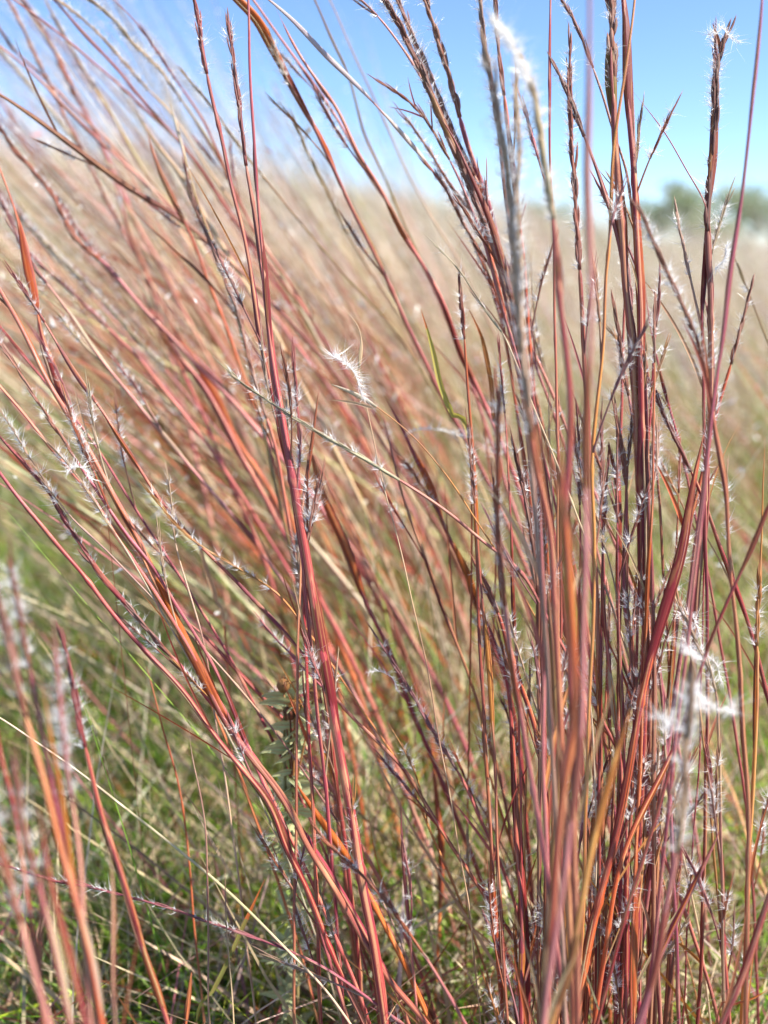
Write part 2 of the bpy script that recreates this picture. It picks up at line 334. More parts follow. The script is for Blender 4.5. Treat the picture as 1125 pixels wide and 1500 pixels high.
# traced stalks: photo-pixel path, distance at tip and base (x focus), width, colour, parts, label
TRACES = """80,0 124,50 167,96 203,142 249,192 295,249 334,309 400,395 470,490|1.25 1.5|5|crimson|S 150 330 purple 6;S 0 90 crimson 5|crimson stalk with darker lower sheath slanting out of the upper left sky
94,7 142,46 185,96 217,132 249,164 300,240 350,310 420,410|1.25 1.5|4|tan|H -20 132;F 1.6|pale silky seed head curving beside the crimson stalk at upper left
132,0 167,28 199,68 231,96 260,139 302,199 331,249 345,290 400,380|1.2 1.5|5|straw|H -60 150;F 2;S 150 260 amber 6|thickest pale seed head crossing the upper left sky, bright with silk
167,0 199,32 228,71 263,124 302,185 338,270 380,350 440,440|1.15 1.5|4|rose|H 40 130;S 180 300 amber 5|rose stalk with orange sheath just beside the thick pale head at upper left
21,0 64,32 110,68 167,117 213,160 260,203 300,260 350,330|1.2 1.6|4|magenta|S 115 230 amber 5|long thin magenta stalk with amber sheath, cutting the upper left corner diagonally
0,139 39,164 92,203 153,249 203,284 256,316 309,359 380,425 450,500 520,590|1.1 1.5|6|umber|S 100 360 umber 8;L 200 140 -1|dark brown low-slanting stalk crossing the pale ones at upper left
0,68 53,110 92,153 142,203 192,249 242,295 284,338 350,410 430,500|1.35 1.6|5|mauve|S 100 230 rust 6;H -20 60|mauve stalk above the dark brown low-slanting one, from left edge
-20,10 0,43 28,82 60,108 100,150 150,200 200,255 260,330|1.4 1.7|5|brown|H -30 82;F .8|brown seed head poking in at the top of the left edge
263,100 295,139 320,171 356,220 413,292 467,358 513,413 552,452 595,506 640,580 690,660 750,760|1.25 1.5|4|olive|H 100 260|olive stalk whose dark pointed head starts between two near vertical heads, upper left
281,-20 295,64 309,132 324,196 338,270 356,338 371,430 383,500 396,560 412,640 430,700 440,760 452,840 470,930 490,1040|1.02 1.08|6|crimson|H -60 110;F .8;S 330 560 purple 8;S 560 820 maroon 9|crimson stalk with dark head leaving the top edge left of centre
334,21 341,89 352,171 359,231 373,306 384,391 395,480 406,580 416,650 430,730|1.0 1.03|6|crimson|H 21 245;F .7;S 245 430 maroon 7|upright crimson stalk with long dark head ending in open sky, upper left
363,-10 366,71 370,160 374,249 381,338 388,420 399,520 413,609 428,690 436,760|0.97 1.0|5|magenta|S 180 300 brown 6;S 300 520 maroon 8|thin magenta straight stalk meeting the thick rust sheath bundle
381,380 388,431 399,520 413,609 428,700 440,765 452,840 463,901 477,979 492,1068 505,1140 518,1220 531,1299 545,1367 562,1470 566,1498|1.0 1.0|13|maroon|S 395 780 rust 10;S 760 1120 maroon 15;S 860 1180 rust 9;S 700 1000 crimson 10;S 1150 1500 crimson 9|thickest dark red sheath bundle standing through the middle
352,0 381,28 396,64 420,110 445,156 467,199 488,245 513,299 534,341 559,395 573,424 595,474 623,531 644,573 680,640 730,740|1.08 1.35|6|rose|S -60 130 orange 13;S 10 190 rust 10;S 150 260 orange 7;S 260 420 olive 6;L -10 60 1|stalk with glowing orange sheath at top centre-left and olive middle
394,0 431,32 477,82 513,117 545,149 580,188 616,228 644,263 669,306 694,352 730,410 770,490|1.05 1.15|5|mauve|S -20 150 silver 7;S 150 240 cream 6;H 240 390;F 1.5|silver-white smooth stalk slanting across the blue sky
371,0 399,39 428,78 460,124 502,188 534,245 575,310 623,395 655,470 690,560|1.15 1.35|5|pink|S 60 180 rose 6;S 180 300 pink 6|pink bare stalk just below the silver-white one in the sky
403,11 431,68 463,117 495,160 530,235 541,249 563,288 588,338 623,395 655,456 673,509 694,556 719,612 760,720|1.12 1.3|6|rose|H -20 40;S 100 160 brown 6;S 380 600 crimson 8;S 270 380 rust 8|rose stalk turning crimson and rust halfway, between sky and centre
458,-5 484,53 509,107 527,171 535,200 559,249 580,299 610,370 650,450|1.2 1.5|4|olive|S 0 110 tan 4;S 110 260 mauve 4|very thin tan-olive stalk in the sky, second right of the silver one's top
481,-5 513,68 541,132 570,192 602,263 640,330 690,420|1.35 1.5|3|tan||hair-thin faint tan stalk in the open sky at top centre
424,164 445,210 470,263 495,313 513,348 538,390 590,470 640,570|1.25 1.5|5|tan|H 164 345;F .4|reddish brown seed head ending in the sky, left of centre
559,-10 588,46 609,85 637,153 662,213 694,284 716,341 735,400 750,470 770,560 780,650|1.03 1.1|9|umber|H -60 330;F 1.1;S 330 480 crimson 9;S 60 250 umber 9|thick dark seed-laden stalk at top centre, foremost of its sheaf
580,-10 602,46 623,92 644,142 669,206 700,270 722,350 745,430|1.08 1.12|6|brown|H -40 260;F 1.2|brown seed head running right against the thick dark one at top centre
527,0 552,21 588,68 609,100 640,160 670,240 700,310|1.05 1.1|4|pink|H -30 25;F 1|thin pink stalk joining the dark top-centre sheaf from its left
621,-10 641,53 659,114 673,171 687,220 705,270 719,313 735,380 752,460 765,560|1.06 1.15|8|purple|H -60 180;F .7;S 180 330 umber 8;S 330 520 maroon 10|dark purple stalk on the right side of the top-centre sheaf
595,20 610,80 640,130 655,180 690,260 705,330 722,390 735,440|1.1 1.1|5|rust|H 20 250;F .8;S 250 400 rust 7|rust-brown head tucked inside the dark top-centre sheaf
700,-10 708,57 716,107 726,160 733,213 742,290 752,380|1.05 1.1|6|brown|H -60 220;F 1.2|brown upright seed head, left one of the pair right of top centre
723,-10 730,71 740,142 746,213 752,260 760,330 770,430|1.02 1.1|6|rust|H -60 150;F .5;S 150 320 crimson 8|rust-red upright seed head, right one of the pair right of top centre
552,116 580,135 609,156 634,192 655,228 680,277 700,330 722,400|1.08 1.08|4|purple|H 116 235;F .3;L 190 60 -1;L 175 55 1;L 160 45 -1|curled purplish-grey dried head with forked tips against the sky
640,165 665,200 690,260 718,330 745,420 770,520 790,640|1.0 1.05|6|maroon|S 200 480 maroon 9;S 320 560 crimson 8|maroon sheathed stalk emerging beneath the top-centre sheaf
588,165 612,195 640,240 660,275 690,310 710,350 728,420 745,520|1.15 1.15|5|rust|H 165 400;F 2|short seed head frothy with white silk under the sky-crossing silver stalk
640,250 665,300 690,345 712,400 735,470 750,560|1.2 1.2|5|umber|H 250 400;F 1.8|dark frothy seed head right below the curled dried head
735,45 760,71 778,124 792,185 800,249 810,320 817,431 828,502 835,591 832,700 828,800 832,900|.72 .74|11|maroon|H 20 330;F 1.8;C tan;S 330 450 umber 13;S 440 760 crimson 11;S 740 1000 crimson 9|big blurred near seed head with white fluffy top, right of centre
700,40 727,142 739,231 750,355 760,449 768,538 778,627 792,716 803,760 812,900|.73 .78|11|brown|H 60 640;F 2;C tan;S 560 760 brown 14|blurred near brown head with silk, parallel to the fluffy-topped one
755,100 760,200 757,300 762,400 766,520 775,640 785,760|.75 .78|8|grey|H 120 500;F 2.2|greyish blurred silky head between the two big near heads
728,560 730,620 730,680 728,760 735,850 748,950 765,1060 785,1180|.78 .82|9|mauve|H 560 900;F .8;S 880 1100 rust 10|blurred mauve-brown short head at centre-right, below a silk tuft
864,-5 864,71 864,142 862,249 866,391 862,538 858,640 857,751 860,820 857,908 853,1043 845,1130 832,1230 815,1360 800,1480|.62 .68|9|pink|S -40 470 pink 12;S 440 760 brown 13;S 700 1040 rust 12;S 1020 1240 mauve 13|nearest smooth pink stalk, blurred, running full height right of centre
806,-5 806,71 805,199 808,300 812,420|1.0 1.0|4|maroon|S -20 210 maroon 4|plain thin maroon upright line in the sky left of the pink near stalk
821,-5 849,46 867,92 885,142 899,199 917,249 924,302 935,400|1.05 1.05|4|brown|H -40 100;F .6|brown head crossing behind the near pink stalk in the sky
835,46 834,135 839,228 844,302 849,391 851,449 856,538 862,640|1.0 1.0|7|brown|H 46 400;F 1.5;S 400 560 maroon 6|upright brown head with glinting hairs on its shaded side, beside near pink stalk
810,89 832,135 849,185 871,242 885,284 903,338 913,395 922,460 930,560|1.0 1.0|6|umber|H 89 210;F .8;S 205 400 crimson 7|forked dark head leaning across the near pink stalk in the sky
896,-10 896,71 899,178 906,267 912,355 917,424 924,484 928,559 934,660|1.0 1.0|11|brown|H -60 140;F 2;S 25 180 olive 16;S 170 420 rust 13;S 400 620 umber 14|olive-brown thick sheath with white tuft at its lip, top right
912,-10 917,107 922,178 931,284 935,391 938,467 938,573 942,680 944,758 943,837 945,908 947,958 944,1050|1.0 .98|9|crimson|S -40 200 maroon 13;S 180 560 rust 13;S 520 980 maroon 14;S 640 900 crimson 9|straight crimson stalk thickest in its lower sheath, right of the pink near stalk
926,120 929,200 932,284 937,391 941,467|1.03 1.0|6|umber|S 60 470 umber 7|thin black-brown sheath hugging the tall straight crimson stalk
930,-5 924,50 913,124 899,231 892,355 887,398 883,502 874,609 867,698 871,790 868,900|.93 .93|5|amber|S 60 420 amber 5;S 400 760 amber 5|golden thin stalk crossing over the olive-brown sheath at top right
929,135 974,196 1006,252 1034,295 1039,330 1042,400 1042,500 1040,600|1.0 1.0|2.5|magenta|NOB|hair-thin reddish leaf tip slanting through empty blue sky
1070,36 1060,62 1052,89 1045,178 1040,267 1036,355 1041,430 1042,500 1040,580 1036,650|1.0 1.0|9|umber|H 36 345;F .9;S 110 300 brown 12;S 290 500 crimson 8;L 75 45 1|tall dark head with splayed tip standing alone in the sky at upper right
1047,52 1046,100 1042,160 1041,230 1036,320 1033,400 1027,467 1030,560|1.02 1.0|5|crimson|H 50 160;F 2.2;S 290 480 crimson 8|silky thin head pressed against the lone tall dark head at upper right
1118,-5 1107,107 1095,213 1081,320 1070,398 1063,467 1049,559 1040,640|.84 .84|6|purple|S -40 212 pink 6;S 212 560 mauve 9|smooth near stalk at upper right, pink above its node and purple below
925,290 938,305 960,360 995,431 1024,509 1038,573 1049,644 1063,716 1066,766 1073,854 1081,943 1085,1014 1088,1086 1095,1171 1098,1240 1095,1349 1093,1438|.84 .9|7|brown|H 290 560;F 2.6;S 560 760 maroon 9;S 760 1240 rust 8|arching near seed head with white blurred fluff, lower right of the trees
1105,403 1095,438 1081,495 1066,552 1050,610|1.05 1.05|6|rust|H 403 540;F .4|short rust head pointing up right below the distant trees
1077,385 1102,438 1125,502 1150,560|1.2 1.2|4|olive|H 385 430|olive stalk leaving the right edge under the distant trees
945,548 967,591 985,634 1009,684 1031,737 1052,794 1073,847 1102,929 1120,1000|1.03 1.05|6|maroon|H 535 700;F 1;S 730 930 rust 7|maroon seed head slanting down to the right from the straight crimson stalk
942,396 953,484 970,556 985,609 1000,670|1.1 1.1|4|magenta|H 480 520;S 520 610 crimson 5|thin magenta stalk just right of the straight crimson one
901,591 910,652 917,698 917,758 915,820 913,870 925,960 935,1050|1.0 1.0|6|purple|H 591 720;F .8;S 720 960 umber 9|short purple head with spiky tip between near pink and straight crimson stalks
931,573 926,620 919,662 917,720|1.0 1.0|4|umber|H 573 700;F 1.2;NOB|tiny forked umber head beside the short purple one
896,430 905,480 912,530 922,590 930,650|1.05 1.02|5|purple|H 430 590;F .9|purple head slanting against the straight crimson stalk at eye level
1031,637 1017,698 1006,758 999,801 981,865 960,943 938,1032 924,1121 905,1210 880,1310 860,1400 845,1490|.98 .95|10|rust|S 620 1020 maroon 15;S 700 900 crimson 12;S 940 1320 crimson 11;S 1250 1500 crimson 13;L 780 120 1|broad dark red sheathed stalk leaning right, lower right half
1050,560 1045,600 1036,660 1030,720 1022,780 1012,850|1.0 1.0|7|mauve|H 540 700;F 2.6|mauve head thick with silk above the broad dark red leaning stalk
1150,690 1125,740 1102,801 1081,847 1059,901 1034,961 1010,1030 985,1110|.85 .88|6|crimson|S 690 860 crimson 8;S 850 1000 rust 6|blurred crimson stalk entering from the right edge at mid height
1120,640 1117,760 1112,860 1109,930 1108,1000 1106,1100 1100,1200 1096,1300|1.0 1.0|6|amber|H 830 950;F 1.4;S 900 1120 maroon 8|amber and maroon upright stalk hugging the right edge
1002,900 1020,945 1040,985 1050,1010 1052,1080 1055,1160|.98 .98|5|tan|H 880 1020;F 3|bushy white-silked head at right, above the big blurred tufts
985,830 1000,900 1012,960 1022,1010 1030,1090 1040,1180|1.0 1.0|4|amber|H 830 960;F 1.5|straw-coloured silky head beside the bushy white one at right
1012,985 1010,1050 1006,1100 1002,1189 988,1260 974,1331 960,1420 938,1491|.7 .74|11|mauve|H 980 1260;F 2.2;C tan;S 1240 1500 rose 12|big blurred near head with white tufts at lower right
1152,1240 1125,1313 1091,1420 1059,1498|.85 .85|10|maroon|S 1240 1500 maroon 12|thick maroon stalk leaving the lower right corner edge
1060,1200 1045,1240 1009,1313 974,1384 950,1450|.9 .9|7|purple|S 1210 1450 purple 9|purple stalk leaning right, crossing the big blurred near head at lower right
1034,1090 1040,1140 1045,1189 1056,1260 1059,1331 1063,1420 1068,1490|1.0 1.0|6|maroon|H 1080 1200;F 1;S 1190 1300 crimson 7;S 1290 1500 rust 7|maroon stalk with bent silky head at lower right, near the edge
1010,1040 990,1090 981,1110 953,1164 924,1224 900,1300 885,1400|.97 .95|7|rust|S 1040 1260 rust 9|rust stalk leaning right at lower right, just behind the broad dark red one
925,1040 903,1100 874,1207 853,1313 832,1420 810,1495|.72 .72|13|amber|S 1030 1300 amber 14;S 1290 1500 olive 16|thick blurred amber-olive stalk at bottom, right of centre
825,640 825,730 832,837 839,943 842,1050 830,1121 825,1171 814,1278 807,1384 796,1495|.68 .7|13|rust|S 640 980 amber 17;S 960 1200 rust 17;S 1180 1500 olive 17|thickest blurred orange-brown near sheath, lower centre-right
792,730 792,819 796,908 796,1086 800,1200 802,1330 798,1460|.85 .85|7|mauve|S 650 1080 mauve 8;S 1080 1400 crimson 7|straight mauve stalk left of the thick orange-brown near sheath
800,840 803,890 810,961 817,1086 815,1200 800,1330 796,1480|.9 .9|7|olive|S 840 1120 olive 9;S 1120 1500 amber 7|yellow-olive upright stalk beside the straight mauve one
750,640 768,730 782,801 789,872 789,979 790,1100|1.0 1.0|6|umber|H 640 830;F 1.2;S 820 1000 umber 9|dark umber head among the close upright stalks, centre-right
700,830 725,883 739,926 761,997 782,1057 792,1121 800,1200 806,1300|1.05 1.0|8|rust|H 800 900;S 890 1040 orange 9;S 1030 1250 maroon 9|orange-rust stalk curving into the upright group from the left
700,880 725,943 746,1007 753,1121 757,1242 764,1349 764,1495|1.1 .98|7|crimson|S 1000 1250 crimson 8;S 1240 1500 amber 9|crimson stalk turning amber, outermost left of the upright group at bottom
881,819 885,908 892,979 903,1068 910,1121 912,1220 908,1330|1.0 1.0|5|magenta|S 810 960 magenta 6;S 960 1070 tan 8|wavy magenta stalk with peeling tan sheath, right of the pink near stalk
860,979 867,1050 871,1128 872,1200|.98 .98|3|straw|NOB|fine straw-coloured upright blade right of the thick orange-brown sheath
1000,860 988,929 981,1014 970,1125 955,1230 940,1340|1.08 1.08|7|maroon|S 860 1040 maroon 9;S 1020 1340 orange 9|orange and maroon stalk behind the broad dark red leaning one
0,249 25,320 39,391 53,442 62,500 75,527 89,573 100,605 125,650|1.12 1.1|4|rust|S 300 465 rust 13;S 450 635 maroon 15|thin stalk with two broad rust leaf sheaths near the left edge
18,400 53,452 85,506 117,559 142,591 171,634 199,676 220,712 256,762 295,801 338,844 370,879 400,908 449,965 499,1032 538,1071 591,1125 609,1153 662,1242 716,1320 757,1380|1.03 1.08|5|crimson|H 380 480;S 480 600 mauve 7;S 590 700 crimson 7;S 700 800 magenta 6;S 800 960 purple 6;S 1000 1250 maroon 5|long sharp crimson-and-purple stalk slanting from the left edge to bottom centre
215,715 235,740 256,768 280,790 295,802 320,817 356,837 400,863 431,897 481,965 520,1025 555,1075 588,1125 610,1170|1.0 1.08|3.5|amber|H 700 865;F 1.2|sharp pale-tipped raceme on an orange thread-like stalk, left of centre
-15,400 0,427 28,474 53,527 78,573 103,609 121,641 146,687 167,726 199,783 220,830 242,876 267,929 295,986 320,1036 338,1068 360,1100 396,1146 431,1200 449,1239 484,1292 538,1384 580,1448 623,1498|1.04 1.0|8|brown|S 400 600 rust 7;S 640 850 brown 8;S 760 1060 orange 13;S 830 1090 rust 14;S 1050 1250 purple 10;S 1240 1500 tan 8|long stalk with bright orange swollen sheath crossing the left half
-20,450 0,477 39,527 71,566 110,615 150,670|1.1 1.1|4|magenta|S 450 560 magenta 5|short magenta stalk piece at the left edge above the sharp ones
-20,480 0,502 32,552 64,602 92,644 117,684 150,730 192,790 228,833 249,872 292,940 320,993 350,1060|1.0 1.02|5|purple|H 470 680;F .6;S 680 900 purple 6;S 900 1100 crimson 6|purple raceme stalk running parallel above the magenta pair at left
-20,540 0,566 36,605 71,652 107,694 142,737 167,783 203,833 235,879 267,929 300,990 340,1060|.98 1.02|6|rose|S 540 760 rose 5;S 740 1000 mauve 7|glossy rose stalk slanting from left edge, highlighted along its top
-20,615 0,641 36,680 71,723 78,730 103,776 131,815 153,851 188,886 228,936 263,975 309,1029 350,1080 400,1150|.98 1.03|7|magenta|H 690 960;F .6;S 615 720 rose 6;S 780 900 magenta 8|magenta stalk bearing a long narrow purple raceme, left side
-10,680 25,730 60,769 89,805 121,840 153,883 192,929 228,968 270,1014 309,1071 352,1125 396,1178 420,1242 449,1299 481,1384 502,1431 531,1495|.98 1.02|7|crimson|S 680 850 crimson 6;S 880 1100 amber 8;S 1090 1300 maroon 12;S 1100 1240 olive 10|lowest of the sharp slanting stalks at left, crimson then amber
0,600 30,650 60,700 85,735 120,775 160,810|.97 1.0|3|grey|H 600 740;F 2;NOB|greyish silky wisp near the left edge at mid height
60,640 90,670 118,700 140,735 165,775 190,815|.97 1.0|3|straw|H 640 790;F 1.6;NOB|pale feathery wisp among the sharp slanting stalks at left
256,897 302,933 341,975 377,1014 420,1060 470,1130 510,1200|1.1 1.15|5|rose|S 880 1060 rose 6|rose stalk under the long crimson-and-purple one, left of centre
246,700 252,740 254,790 265,830 277,865 292,915 302,958 310,1010|1.02 1.05|3|tan|H 700 800;F .8|thin tan twig with spiky tuft at left of centre
210,961 228,1022 242,1078 256,1128 270,1200 280,1300|1.1 1.15|3|rust||thin rust upright stalk in the green area at left
-20,1040 0,1050 39,1078 121,1134 185,1185 249,1235 302,1278 356,1328 413,1384 467,1438 500,1480|.98 1.0|3|straw|NOB;S 1040 1480 straw 4|long bright straw lying diagonally over the green at lower left
-10,1262 80,1290 132,1299 199,1317 249,1331 302,1349 356,1367 413,1388 467,1413 510,1441|1.0 1.0|4|purple|H 1262 1400;F .5;C purple|nearly horizontal dark purple head at lower left
278,1060 281,1100 295,1171 302,1242 304,1349 306,1456 309,1520|.98 1.0|3|grey|L 1200 60 1|grey thread-like upright stalk over the purple head at lower left
329,1253 332,1331 336,1420 341,1495|.98 .98|2.5|tan||short tan upright thread at lower left
85,918 103,979 114,1032 124,1086 139,1153 153,1207 171,1260 188,1320 210,1395 228,1441 245,1495|.84 .86|9|crimson|H 918 1100;S 1080 1350 maroon 12;S 1200 1440 maroon 13;S 1330 1500 rust 12|nearer maroon stalk at lower left with pointed purple tip
0,886 14,943 28,1014 46,1080 71,1171 89,1242 110,1313 128,1384 149,1495|.66 .68|11|rust|H 840 1060;F 1;S 1040 1300 orange 9;S 1280 1500 tan 17|blurred near stalk at lower left, orange above and tan below
14,822 28,890 39,943 46,986 60,1060 80,1160 96,1240|.68 .7|8|purple|H 800 980;F 1.8|blurred purple seed head rising highest of the near group at lower left
-15,1150 0,1235 14,1299 32,1356 53,1438 71,1495|.62 .62|11|mauve|H 1140 1350;F 1.2|mauve blurred near stalk in the bottom left corner
22,1120 32,1200 50,1278 68,1342 82,1402 103,1495|.63 .63|10|purple|H 1100 1300;F 1.2;S 1280 1500 tan 13|purple-and-tan blurred near stalk beside the corner one at bottom left
55,1180 71,1278 89,1349 107,1420 124,1495|.64 .64|9|crimson|S 1180 1500 crimson 12|crimson blurred near stalk at bottom left, between tan neighbours
82,950 90,1050 96,1118 107,1189 117,1278 125,1380|.68 .68|8|pink|H 930 1180;F 2|pinkish blurred silky head near the left edge, low
60,990 70,1050 78,1100 92,1171 100,1242 112,1330|.68 .68|7|amber|S 990 1330 amber 8|amber blurred thin stalk among the near heads at lower left
-10,1040 0,1110 21,1171 30,1240|.7 .7|8|crimson|S 1040 1240 crimson 9|short crimson blurred stalk cut by the left edge, low
160,1240 164,1299 164,1367 167,1495|.72 .72|7|tan|S 1240 1500 mauve 8|pinkish-tan blurred upright stalk at bottom left
281,1425 278,1460 274,1495|.98 .98|5|rust|NOB;S 1420 1500 rust 7|short rust blade tip at the bottom edge, left
450,640 470,720 495,776 513,819 527,862 548,908 570,950 600,1030 640,1130 690,1250|1.22 1.22|7|crimson|S 640 885 orange 14;S 720 880 rust 12;S 860 1100 crimson 9|stalk with wide orange-rust sheath just right of the thickest red bundle
560,575 588,623 609,673 630,716 655,783 680,833 698,886 716,926 733,972 748,1025 760,1100 770,1200|1.16 1.2|7|crimson|S 640 770 orange 11;S 770 930 orange 12;S 920 1200 maroon 9;H 560 600|vivid orange two-sheath stalk in the centre, right of the silky tuft
332,540 345,556 360,566 406,595 460,630 513,659 559,687 609,719 662,755 716,801 760,833 800,900|.97 1.0|5|rose|H 538 705;F .9;C straw|sharp low-slanting raceme crossing the tall red stalks in the centre
484,563 520,577 552,595 580,616 609,641 644,684 690,750|.98 1.02|2.5|amber|S 560 600 cream 6;NOB|pale pointed husk on a thread stalk, carrying the silky tuft at centre
429,516 435,573 438,644 438,733 442,820|1.08 1.05|5|crimson|H 505 600|short crimson spike rising beside the thickest red bundle
470,559 463,609 452,680 442,744 440,820|1.05 1.03|4|brown|S 559 760 brown 5|brown sharp-tipped stalk leaning right off the red bundle
427,1135 431,1143 467,1196 492,1232 516,1267 540,1310|1.05 1.05|8|orange|S 1140 1290 orange 11;NOB|broken-off bright orange stem stub at bottom centre
455,1200 477,1235 520,1274 559,1313 591,1356 620,1399 660,1460|.9 .9|6|mauve|H 1200 1400;F .8|blurred purplish-pink head crossing the red stalk at bottom centre
555,938 563,950 588,993 616,1039 644,1086 680,1146 705,1203 730,1256 755,1330|1.06 1.08|5|rose|H 935 1130;F .9|pale tan raceme with curled silk tip in the lower centre
560,600 575,670 591,730 623,815 644,879 669,943 694,1014 716,1086 733,1140 750,1230|1.15 1.15|5|brown|S 740 960 brown 6;S 960 1200 maroon 6|brown slim stalk left of the vivid orange one, lower centre
588,1170 588,1189 591,1278 598,1349 605,1420|1.05 1.05|4|mauve|S 1170 1420 mauve 5|mauve upright blade over green gaps at bottom centre
634,1080 634,1100 641,1171 648,1242 644,1331|1.3 1.3|6|orange|S 1080 1340 orange 10|glowing orange flat blade behind the stalks at bottom centre
644,1165 680,1221 716,1274 748,1324|1.35 1.35|4|straw|NOB;S 1160 1330 straw 5|blurred pale straw slanting into the upright group at bottom
0,188 28,228 71,277 100,330 121,360 156,388 192,431 220,463 249,492 284,531 327,573 370,623 420,680|1.3 1.45|8|mauve|H 150 380;F 1;S 370 600 brown 9|thick mauve stalk with brown sheath slanting through the upper left quarter
0,290 43,370 92,417 142,463 171,495 199,520 231,559 280,620 330,690|1.3 1.45|6|rose|H 270 480;F 1|rose seed head slanting below the thick mauve one at left
20,340 60,406 89,442 117,481 149,527 181,566 213,605 245,644 277,684 306,716 341,755 400,830 460,920|1.18 1.3|6|pink|S 400 560 cream 6;S 560 700 tan 7;S 700 860 rose 7;H 330 420|cream and pink stalk slanting across the left half, slightly soft
270,240 284,300 309,360 331,413 352,467 366,527 381,580 400,644 415,720|1.18 1.15|6|brown|H 230 620;F .7|brown narrow head just left of the tall upright pair
185,300 249,360 295,403 334,445 356,481 390,540 430,610|1.25 1.3|4|umber|S 300 480 umber 5|thin dark stalk crossing pale ones, middle of the upper left quarter
200,165 231,213 260,249 281,284 302,320 341,384 380,450 420,520|1.4 1.5|6|tan|S 165 400 straw 9|pale tan flat blade in the upper left quarter
213,185 228,235 249,281 263,313 284,356 299,395 320,450 350,530|1.28 1.35|6|rust|S 200 340 rust 8|rust stalk standing steeper among slanting pale ones at upper left
245,135 256,178 270,228 284,277 302,331 327,395 345,460 365,540|1.25 1.25|5|olive|S 135 250 tan 5;S 250 420 brown 7|olive-brown steep stalk left of the tall upright pair
32,0 64,46 92,100 117,149 142,199 165,250 200,330 240,400|1.6 1.8|8|mauve|H -20 160;F 1.6|wide blurred mauve stalk in the upper left corner
71,11 107,75 135,124 167,171 199,231 231,277 263,313 310,390|1.5 1.7|5|tan|H 0 130;F 2|blurred tan silky head right of the wide mauve one in the upper left corner
164,249 178,302 196,356 213,395 238,477 260,560|1.7 1.8|6|pink|S 249 480 pink 8|blurred bright pink steep stalk in the left quarter
64,270 92,302 117,341 153,388 200,440 260,500 320,560|1.4 1.5|7|crimson|H 250 420;F 1.2|reddish seed head in the soft band at left, below the dark slanting stalk
637,360 669,388 694,428 719,463 737,492 750,520|1.0 1.0|3|straw|H 345 500;NOB;F .2|crisp straw-coloured zigzag twig end, centre-right below the sky
481,433 513,463 532,486 530,500 525,552 535,590|.99 .99|2|tan|NOB;S 486 550 tan 5|hooked dry tan twig above the silky tuft at centre
230,455 256,513 295,559 327,616 356,673 384,723 420,790 460,860|1.4 1.45|8|rose|S 455 700 rose 11;S 700 900 magenta 9|widest soft rose stalk in the dense pink band left of centre
250,480 285,530 320,590 350,650 390,710 430,790|1.45 1.5|8|rust|S 470 640 rust 13;S 640 800 rose 9|rust sheath inside the dense pink band left of centre
210,430 240,490 275,560 310,640 345,720 380,800 410,900|1.5 1.6|7|magenta|S 430 560 crimson 10;S 560 900 magenta 8|crimson soft stalk on the lower side of the dense pink band""".splitlines()
N_MID = 128
N_FILL = 26

# ------------------------------------------------------------------ the ground
def structure(o): o['kind'] = 'structure'; return o
def ground():
    gx = np.concatenate([-np.geomspace(600, 3.2, 40), np.linspace(-3, 3, 61), np.geomspace(3.2, 600, 40)])
    gy = np.concatenate([[-8, -3, -1], np.linspace(-.5, 5, 56), np.geomspace(5.3, 900, 60)])
    X, Y = np.meshgrid(gx, gy)
    Z = terrain(X, Y)
    V = np.stack([X, Y, Z], -1).reshape(-1, 3)
    nx = len(gx); i = np.arange(len(gy) - 1)[:, None] * nx; j = np.arange(nx - 1)[None]
    F = np.stack([i + j, i + j + 1, i + nx + j + 1, i + nx + j], -1).reshape(-1, 4)
    mb = MB(); mb.add(V, F, V[:, :2])
    m = bpy.data.materials.new('soil_and_thatch'); m.use_nodes = True
    n = m.node_tree.nodes; l = m.node_tree.links; b = n['Principled BSDF']
    g = n.new('ShaderNodeNewGeometry')
    t = n.new('ShaderNodeTexNoise'); t.inputs['Scale'].default_value = 45; t.inputs['Detail'].default_value = 8
    l.new(g.outputs['Position'], t.inputs['Vector'])
    r = n.new('ShaderNodeValToRGB'); e = r.color_ramp.elements
    e[0].position = .35; e[0].color = (.035, .028, .016, 1); e[1].position = .7; e[1].color = (.17, .14, .07, 1)
    k = r.color_ramp.elements.new(.52); k.color = (.07, .085, .03, 1)
    l.new(t.outputs[0], r.inputs[0]); l.new(r.outputs[0], b.inputs['Base Color']); b.inputs['Roughness'].default_value = .95
    bp = n.new('ShaderNodeBump'); bp.inputs['Distance'].default_value = .01; l.new(t.outputs[0], bp.inputs['Height']); l.new(bp.outputs[0], b.inputs['Normal'])
    structure(obj('ground', mb.mesh('ground', m)))
ground()

# ------------------------------------------------------------------ traced stalks, one thing each
def d_ground(py):
    return CAM_H / (SP + (py - 750.0) / FPX * CP) if (SP + (py - 750.0) / FPX * CP) > .02 else 99

